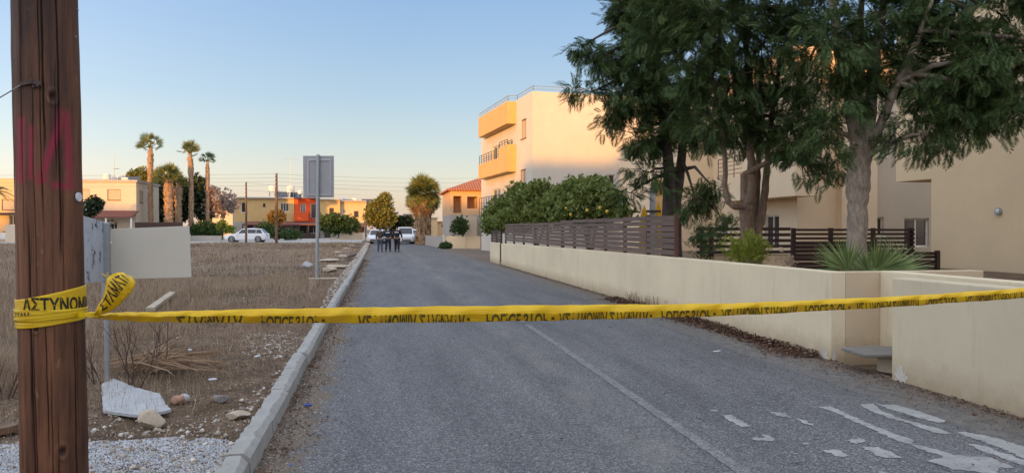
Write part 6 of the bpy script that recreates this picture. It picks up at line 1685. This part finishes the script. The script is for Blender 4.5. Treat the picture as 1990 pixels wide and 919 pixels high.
    for s in (-1, 1):
        y = s * hw * .72
        MB().ball((x0 + .16, y, P_['nose'] + .04), (.16, .17, .06), 12, 8).build('headlight', M['lamp_glass'], t, smooth=180)
        zt_ = P_['tail'] - .14
        if kind == 'van': MB().box((x1 - .09, s * hw * .86 - .05, zt_ - .1), (x1 + .012, s * hw * .86 + .05, zt_ + .45)).build('tail_light', M['red_light'], t, bevel=.015)
        else: MB().box((x1 - .25, s * hw * .80 - .09, zt_ - .06), (x1 + .006, s * hw * .80 + .09, zt_ + .09)).build('tail_light', M['red_light'], t, bevel=.02)
        mx_ = a[0] + .42; MB().box((mx_ - .05, s * (hw + .09) - .08, belt + .0), (mx_ + .06, s * (hw + .09) + .08, belt + .13)).build('mirror', M['white_car'], t, bevel=.03)
    MB().box((x1 - .03, -.26, .50), (x1 + .015, .26, .61)).build('number_plate', M['plate'], t)
    MB().box((x1 - .12, -hw * .8, .28), (x1 + .03, hw * .8, .42)).build('bumper', M['black'] if kind != 'wagon' else M['white_car'], t, bevel=.03)
    MB().box((x0 - .012, -.5, .36), (x0 + .08, .5, .50)).build('grille', M['black'], t, bevel=.02)
    for xx in (a[0] + .25, a[0] + (a[3] - a[0]) * .42 + .0, a[0] + (a[3] - a[0]) * .70):
        for s in (-1, 1): MB().box((xx - .006, s * hw * .99 - .004, .34), (xx + .006, s * hw * .99 + .012, belt - .07)).build('door_seam', M['black'], t)
    return t
p = at(480, 446, 79.5); car('white estate car parked side on along the cross street', (p.x, p.y, .236), R(-YAW + 5), 'wagon')
p = at(733, 446, 84); car('white car seen from behind left of the three people', (p.x, p.y, 0), R(82), 'hatch')
p = at(787, 446, 83); car('white van seen from behind right of the three people', (p.x, p.y, 0), R(92), 'van', None, 'van')
p = at(803, 446, 92); car('white car half hidden behind the van and the grey wall', (p.x, p.y, 0), R(95), 'hatch')
p = at(8, 446, 84); car('grey white car at the left edge in shadow behind the palm', (p.x, p.y, .236), R(-YAW), 'hatch')

# ================================================================== the three people
def skinned(name, nodes, edges, mat, parent, root=0, sub=2, extra=None):
    me = bpy.data.meshes.new(name); me.from_pydata([n[0] for n in nodes], edges, [])
    o = bpy.data.objects.new(name, me); COL.objects.link(o)
    md = o.modifiers.new('skin', 'SKIN'); md.use_smooth_shade = True
    for i, n in enumerate(nodes):
        sv = me.skin_vertices[0].data[i]; rr = n[1] if hasattr(n[1], '__len__') else (n[1], n[1]); sv.radius = (rr[0] * 1.28, rr[1] * 1.25); sv.use_root = (i == root)
    o.modifiers.new('sub', 'SUBSURF').levels = sub; o.modifiers['sub'].render_levels = sub
    dg = bpy.context.evaluated_depsgraph_get(); dg.update(); m2 = bpy.data.meshes.new_from_object(o.evaluated_get(dg)); bpy.data.objects.remove(o)
    if extra:
        bm = bmesh.new(); bm.from_mesh(m2); tmp = bpy.data.meshes.new('t'); tmp.from_pydata(extra.v, [], extra.f); bm.from_mesh(tmp); bm.to_mesh(m2); bm.free()
    m2.materials.clear(); m2.materials.append(mat); m2.polygons.foreach_set('use_smooth', [True] * len(m2.polygons)); m2.name = name
    x = bpy.data.objects.new(name, m2); COL.objects.link(x); x.parent = parent; ORG[x] = Vector((0, 0, 0)); return x
def person(label, loc, rz, top, bottom, stride, arms, hat=None, H=1.76, patch=False, seed=0):
    """local frame: the figure faces +y (away from the camera); x is its right"""
    t = thing('person', label, 'person', loc, None, rz)
    s = H / 1.76; r = random.Random(seed)
    pel = Vector((0, 0, .94)); chest = Vector((0, .01, 1.28)); neck = Vector((0, .0, 1.48)); head = Vector((0, .02, 1.60))
    def leg(sg, st_): return [Vector((sg * .10, 0, .90)), Vector((sg * .115, .03 + st_ * .10, .50)), Vector((sg * .13, st_ * .18 - .02, .09)), Vector((sg * .145, st_ * .18 + .14, .045))]
    Lg = {-1: leg(-1, stride), 1: leg(1, -stride)}
    def arm(sg, kind):
        sh = Vector((sg * .19, 0, 1.42))
        if kind == 'down': return [sh, Vector((sg * .26, -.02, 1.15)), Vector((sg * .27, .05, .90))]
        if kind == 'bent': return [sh, Vector((sg * .27, -.05, 1.16)), Vector((sg * .14, .20, 1.12))]
        if kind == 'out': return [sh, Vector((sg * .31, -.03, 1.17)), Vector((sg * .33, .10, .95))]
    Ar = {-1: arm(-1, arms[0]), 1: arm(1, arms[1])}
    nodes = [(pel, (.14, .10)), (Vector((0, 0, 1.10)), (.125, .09)), (chest, (.15, .10)), (Vector((0, 0, 1.42)), (.11, .08)), (neck, (.05, .05)), (Vector((0, .01, 1.56)), (.06, .07))]
    ed = [(0, 1), (1, 2), (2, 3), (3, 4), (4, 5)]
    for sg in (-1, 1):
        k = len(nodes); L_ = Lg[sg]; nodes += [(L_[0], .085), (L_[1], .058), (L_[2], .040), (L_[3], .034)]; ed += [(0, k), (k, k + 1), (k + 1, k + 2), (k + 2, k + 3)]
        k = len(nodes); A = Ar[sg]; nodes += [(A[0], .055), (A[1], .042), (A[2], .028)]; ed += [(3, k), (k, k + 1), (k + 1, k + 2)]
    ex = MB(); hc = head + Vector((0, .01, .035))
    ex.ball(hc, (.077, .095, .118), 16, 12); ex.ball(hc + Vector((0, .098, -.015)), (.014, .018, .022), 8, 6)
    for sg in (-1, 1):
        ex.ball(hc + Vector((sg * .078, -.005, -.01)), (.012, .022, .032), 8, 6); ex.ball(hc + Vector((sg * .03, .086, .012)), (.013, .01, .009), 8, 5)
        wr = Ar[sg][2]; d = (wr - Ar[sg][1]).normalized(); pm_ = wr + d * .055; ex.tube([wr, wr + d * .03, pm_ + d * .03], [.026, .034, .032], 8)
        side = d.cross(Vector((0, 1, 0))).normalized() if abs(d.y) < .8 else Vector((1, 0, 0)); fwd_ = side.cross(d).normalized()
        for q in range(4):
            b_ = pm_ + d * .02 + fwd_ * (.026 * (q - 1.5) / 1.5); L_ = (.062, .072, .068, .052)[q]; ex.tube([b_, b_ + d * L_ * .5 + side * .004 * sg, b_ + d * L_ * .9 - side * .012 * sg], [.0095, .0085, .006], 6)
        b_ = wr + d * .03 + fwd_ * .03; ex.tube([b_, b_ + fwd_ * .022 + d * .025, b_ + fwd_ * .03 + d * .05], [.011, .010, .007], 6)
    ex.tube([hc + Vector((0, 0, .055)), hc + Vector((0, 0, .06))], [.01, .01], 6)
    ex.tube([neck - Vector((0, 0, .05)), neck + Vector((0, .01, .1))], [.058, .052], 12)
    sc_ = lambda ns: [(n[0] * s, tuple(q * s for q in (n[1] if hasattr(n[1], '__len__') else (n[1], n[1])))) for n in ns]
    ex.v = [tuple(q * s for q in v) for v in ex.v]
    skinned('body', sc_(nodes), ed, M['skin'], t, extra=ex)
    # jacket
    nj = [(Vector((0, 0, .90)), (.155, .115)), (Vector((0, 0, 1.10)), (.15, .115)), (chest, (.175, .125)), (Vector((0, 0, 1.42)), (.14, .10)), (Vector((0, .0, 1.475)), (.075, .07))]; ej = [(0, 1), (1, 2), (2, 3), (3, 4)]
    for sg in (-1, 1):
        k = len(nj); A = Ar[sg]; nj += [(A[0], .075), (A[1], .058), (A[1].lerp(A[2], .93), .042)]; ej += [(3, k), (k, k + 1), (k + 1, k + 2)]
    skinned('jacket', sc_(nj), ej, M[top], t)
    nt_ = [(Vector((0, 0, .93)), (.145, .115))]; et = []
    for sg in (-1, 1):
        L_ = Lg[sg]; k = len(nt_); nt_ += [(L_[0] - Vector((0, 0, .04)), .10), (L_[1], .076), (L_[2] + Vector((0, 0, .0)), .058)]; et += [(0, k), (k, k + 1), (k + 1, k + 2)]
    skinned('trousers', sc_(nt_), et, M[bottom], t)
    for sg in (-1, 1):
        L_ = Lg[sg]; a_ = L_[2]; b_ = L_[3]; m = MB(); m.tube([Vector((a_.x, a_.y - .05, .045)) * s, Vector((a_.x, a_.y + .03, .055)) * s, Vector((b_.x, b_.y, .045)) * s, Vector((b_.x, b_.y + .06, .035)) * s], [.042, .054, .046, .026], 10); m.build('shoe', M['black'], t, smooth=180)
    hm = MB(); h2 = hc * s
    if hat == 'cap':
        hm.ball(h2 + Vector((0, -.004, .035)), (.086, .104, .092), 14, 8); hm.add([h2 + Vector(q) for q in ((-.07, .08, .05), (.07, .08, .05), (.06, .17, .035), (-.06, .17, .035), (-.07, .08, .04), (.07, .08, .04), (.06, .17, .027), (-.06, .17, .027))], [(0, 1, 2, 3), (7, 6, 5, 4), (0, 4, 5, 1), (1, 5, 6, 2), (2, 6, 7, 3), (3, 7, 4, 0)]); hm.build('cap', M['cap' if patch == 'mid' else 'blackcloth'], t, smooth=60)
    else:
        hm.ball(h2 + Vector((0, -.018, .018)), (.083, .092, .108), 14, 8); hm.build('hair', M['hair'], t, smooth=180)
    if patch:
        pb_ = MB(); n = 8
        for k in range(n):
            x_ = -.14 + .28 * k / (n - 1); pb_.v.append((x_ * s, (-.149 + .35 * x_ * x_) * s, (1.375 - .9 * x_ * x_) * s)); pb_.v.append((x_ * s, (-.152 + .35 * x_ * x_) * s, (1.315 - .9 * x_ * x_) * s))
        pb_.f = [(2 * k, 2 * k + 1, 2 * k + 3, 2 * k + 2) for k in range(n - 1)]; pb_.m = [0] * len(pb_.f)
        o = pb_.build('back_patch', M['badge'], t); o.modifiers.new('thickness', 'SOLIDIFY').thickness = .012
    return t
Dp = 53.0
for (px, top, bottom, st_, arms, hat, patch, rz_, lab, H) in (
        (738.5, 'jacket', 'jeans', .35, ('down', 'bent'), None, False, .1, 'person in a brown grey jacket and blue jeans, left of the three walking away', 1.74),
        (754, 'navy', 'navy', -.5, ('bent', 'down'), 'cap', 'mid', -.05, 'person in navy police clothes and a blue cap, in the middle of the three', 1.80),
        (771.5, 'blackcloth', 'blackcloth', .55, ('down', 'out'), 'cap', 'end', -.15, 'person in black police clothes with a white back patch, right of the three', 1.84)):
    p = at(px, 446, Dp); person(lab, (p.x, p.y, 0), R(-YAW * .6) + rz_, top, bottom, st_, arms, hat, H, patch, int(px))

# ================================================================== far poles, wires, roof gear
def far_pole(px, top, D, rpx, label):
    b = at(px, 446, D); zt = at(px, top, D).z
    t = thing('utility_pole', label, 'utility pole', (b.x, b.y, .1))
    MB().tube([(b.x, b.y, 0), (b.x + .03, b.y, zt * .5), (b.x + .02, b.y, zt)], [rpx * D / F * 1.1, rpx * D / F, rpx * D / F * .8], 12).build('trunk', M['pole_far'], t, smooth=40)
    ins = []
    for k in range(4):
        z = zt - .15 - .38 * k; bm_ = MB(); bm_.tube([(b.x, b.y - .03, z), (b.x, b.y - .26, z)], .02, 6); bm_.tube([(b.x, b.y - .26, z - .06), (b.x, b.y - .26, z + .07)], [.05, .04], 8); bm_.build('insulator', M['metal'], t); ins.append(Vector((b.x, b.y - .26, z + .07)))
    return ins
i1 = far_pole(478, 354, 76, 2.0, 'thin utility pole behind the white estate car')
i2 = far_pole(537, 337, 74, 2.7, 'taller utility pole right of the white estate car')
def wire(a, b, sag, lab):
    n = 24; a, b = Vector(a), Vector(b); pts = [a.lerp(b, i / n) - Vector((0, 0, sag * 4 * (i / n) * (1 - i / n))) for i in range(n + 1)]
    tag(MB().tube(pts, .009, 5).build('power_line', M['dark_metal'], smooth=180), lab, 'cable', 'overhead power lines beyond the lot')
od = ['top', 'second', 'third', 'lowest']
for k in range(4):
    wire(at(-80, 340 + 7 * k, 78), i2[k], .12, od[k] + ' long overhead line crossing the palm trunks')
    wire(i2[k], at(1000, 342 + 9 * k, 140), .5, od[k] + ' overhead line running from the taller pole behind the grey sign')
for k in (0, 2): wire(i1[k], at(700, 366 + 6 * k, 120), .2, od[k] + ' thin overhead line from the thin pole toward the row of houses')
def tank(px, py, v, r_px, lab, horiz=False, legs=.7):
    c = onv(px, py, v); D = c.x * math.sin(R(YAW)) + c.y * math.cos(R(YAW)); r_ = r_px * D / F
    t = thing('water_tank', lab, 'water tank', (c.x, c.y, c.z - r_ * 1.6), 'water tanks on the flat roofs')
    if horiz: MB().tube([(c.x - r_ * 1.5, c.y, c.z), (c.x - r_ * 1.4, c.y, c.z), (c.x + r_ * 1.4, c.y, c.z), (c.x + r_ * 1.5, c.y, c.z)], [r_ * .7, r_, r_, r_ * .7], 16).build('tank', M['tank'], t, smooth=50)
    else: MB().tube([(c.x, c.y, c.z - r_ * .8), (c.x, c.y, c.z + r_ * .6), (c.x, c.y, c.z + r_ * .9), (c.x, c.y, c.z + r_)], [r_, r_, r_ * .7, .05], 16).build('tank', M['tank'], t, smooth=50)
    f = MB()
    for a in (-1, 1):
        for b in (-1, 1): f.box((c.x + a * r_ * .7 - .04, c.y + b * r_ * .7 - .04, c.z - r_ * .8 - legs), (c.x + a * r_ * .7 + .04, c.y + b * r_ * .7 + .04, c.z - r_ * .5))
    f.build('stand', M['metal'], t)
for a in ((529, 367, vY + 4, 7, 'round water tank with a dish like top left of the taller pole'), (543, 373, vY + 5, 4.5, 'small water tank right of the taller pole'), (565, 368, vY + 4, 7.5, 'largest pale water tank under the tall antenna mast'),
          (583, 374, vY + 3, 4.5, 'small tank beside the sign plate'), (664, 388, vY + 4, 5, 'pale tank on the roof right of the sign'), (671, 389, vY + 5, 4.2, 'tank beside the dark panel on the roof'), (689, 391, vY + 4, 6, 'round tank on the pale end house'), (771, 414, 154, 4, 'tiny tank on the small pale house'), (208, 344, vL + 3, 6.5, 'tank left of the antenna on the left house'), (222, 348, vL + 4, 5, 'tank under the antenna on the left house')): tank(*a[:4], a[4])
tank(243, 349, vL + 3, 4, 'lying cylinder tank right of the antenna on the left house', True, .3); tank(233, 345, vL + 5, 4.5, 'lying cylinder tank behind the antenna on the left house', True, .3)
def solar(px, py, v, lab):
    c = onv(px, py, v); t = thing('solar_collector', lab, 'solar panel', c, 'solar panels on the flat roofs')
    MB().add([(c.x - .9, c.y - .5, c.z - .5), (c.x + .9, c.y - .5, c.z - .5), (c.x + .9, c.y + .6, c.z + .45), (c.x - .9, c.y + .6, c.z + .45), (c.x - .9, c.y - .5, c.z - .6), (c.x + .9, c.y - .5, c.z - .6), (c.x + .9, c.y + .6, c.z + .35), (c.x - .9, c.y + .6, c.z + .35)], [(0, 1, 2, 3), (7, 6, 5, 4), (0, 4, 5, 1), (1, 5, 6, 2), (2, 6, 7, 3), (3, 7, 4, 0)]).build('panel', M['solar'], t)
    f = MB()
    for sx2 in (-.8, .8): f.beam((c.x + sx2, c.y + .55, c.z + .36), (c.x + sx2, c.y + .55, c.z - 1.2), .05, .05)
    f.build('stand', M['metal'], t)
solar(549, 378, vY + 4, 'tilted solar panel on the yellow roof'); solar(575, 379, vY + 4, 'tilted solar panel right of the large tank'); solar(714, 392, vY + 4, 'dark tilted panel by the yellow green tree'); solar(678, 393, vY + 3, 'tilted panel on the pale yellow roof'); solar(255, 350, vL + 4, 'tilted panel on the right end of the left house')
def mast(px, top, bot, v, lab, bars):
    a = onv(px, bot, v); b = onv(px, top, v); t = thing('antenna', lab, 'antenna', a)
    MB().tube([a, b], .03, 6).build('mast', M['metal'], t)
    mb = MB()
    for (py, l0, l1) in bars: mb.beam(onv(px + l0, py, v), onv(px + l1, py, v), .035, .035)
    for k in range(7): x_ = bars[0][1] + (bars[0][2] - bars[0][1]) * k / 6; q = onv(px + x_, bars[0][0], v); mb.beam(q - Vector((0, .4, 0)), q + Vector((0, .4, 0)), .02, .02)
    mb.build('aerial', M['metal'], t)
mast(565, 308, 384, vY + 2, 'tall antenna mast with a cross aerial left of the grey sign', [(310, -12, 18), (345, -3, 3)])
mast(222, 301, 352, vL + 4, 'antenna mast on the left house with a short side arm', [(328, -1, 9), (303, -2, 2)])
tag(MB().box((U(640, 98) - .0, 98, .1), (U(664, 98), 98.5, .45)).build('stone_kerb_row', M['stone']), 'row of tan stones at the foot of the round tree', 'stones')
# patches where the render has fallen off at the wall corners
def patch(name, pts, mat):
    o = MB().add(pts, [tuple(range(len(pts)))]).build(name, mat); return o
for (x, y, w_, h_, sd, par, axis_) in ((WU - .003, 8.24, .24, .17, 1, w1, 'y'), (5.397, 6.78, .26, .22, 2, w3, 'y'), (WU + .0, 8.219, .07, .2, 3, w1, 'x')):
    r = random.Random(sd); n = 60; pts = []
    for k in range(n):
        a = 2 * math.pi * k / n; rr = (.45 + .3 * r.random() + .25 * math.sin(k * .7 + sd) ** 2); q = math.cos(a) * rr * w_ / 2; z = .0 + abs(math.sin(a)) * rr * h_ if math.sin(a) > 0 else 0
        pts.append((x, y + w_ / 2 + q, z) if axis_ == 'y' else (x + w_ / 2 + .01 + q, y, z))
    patch('bare_plaster', pts, M['bare']).parent = par
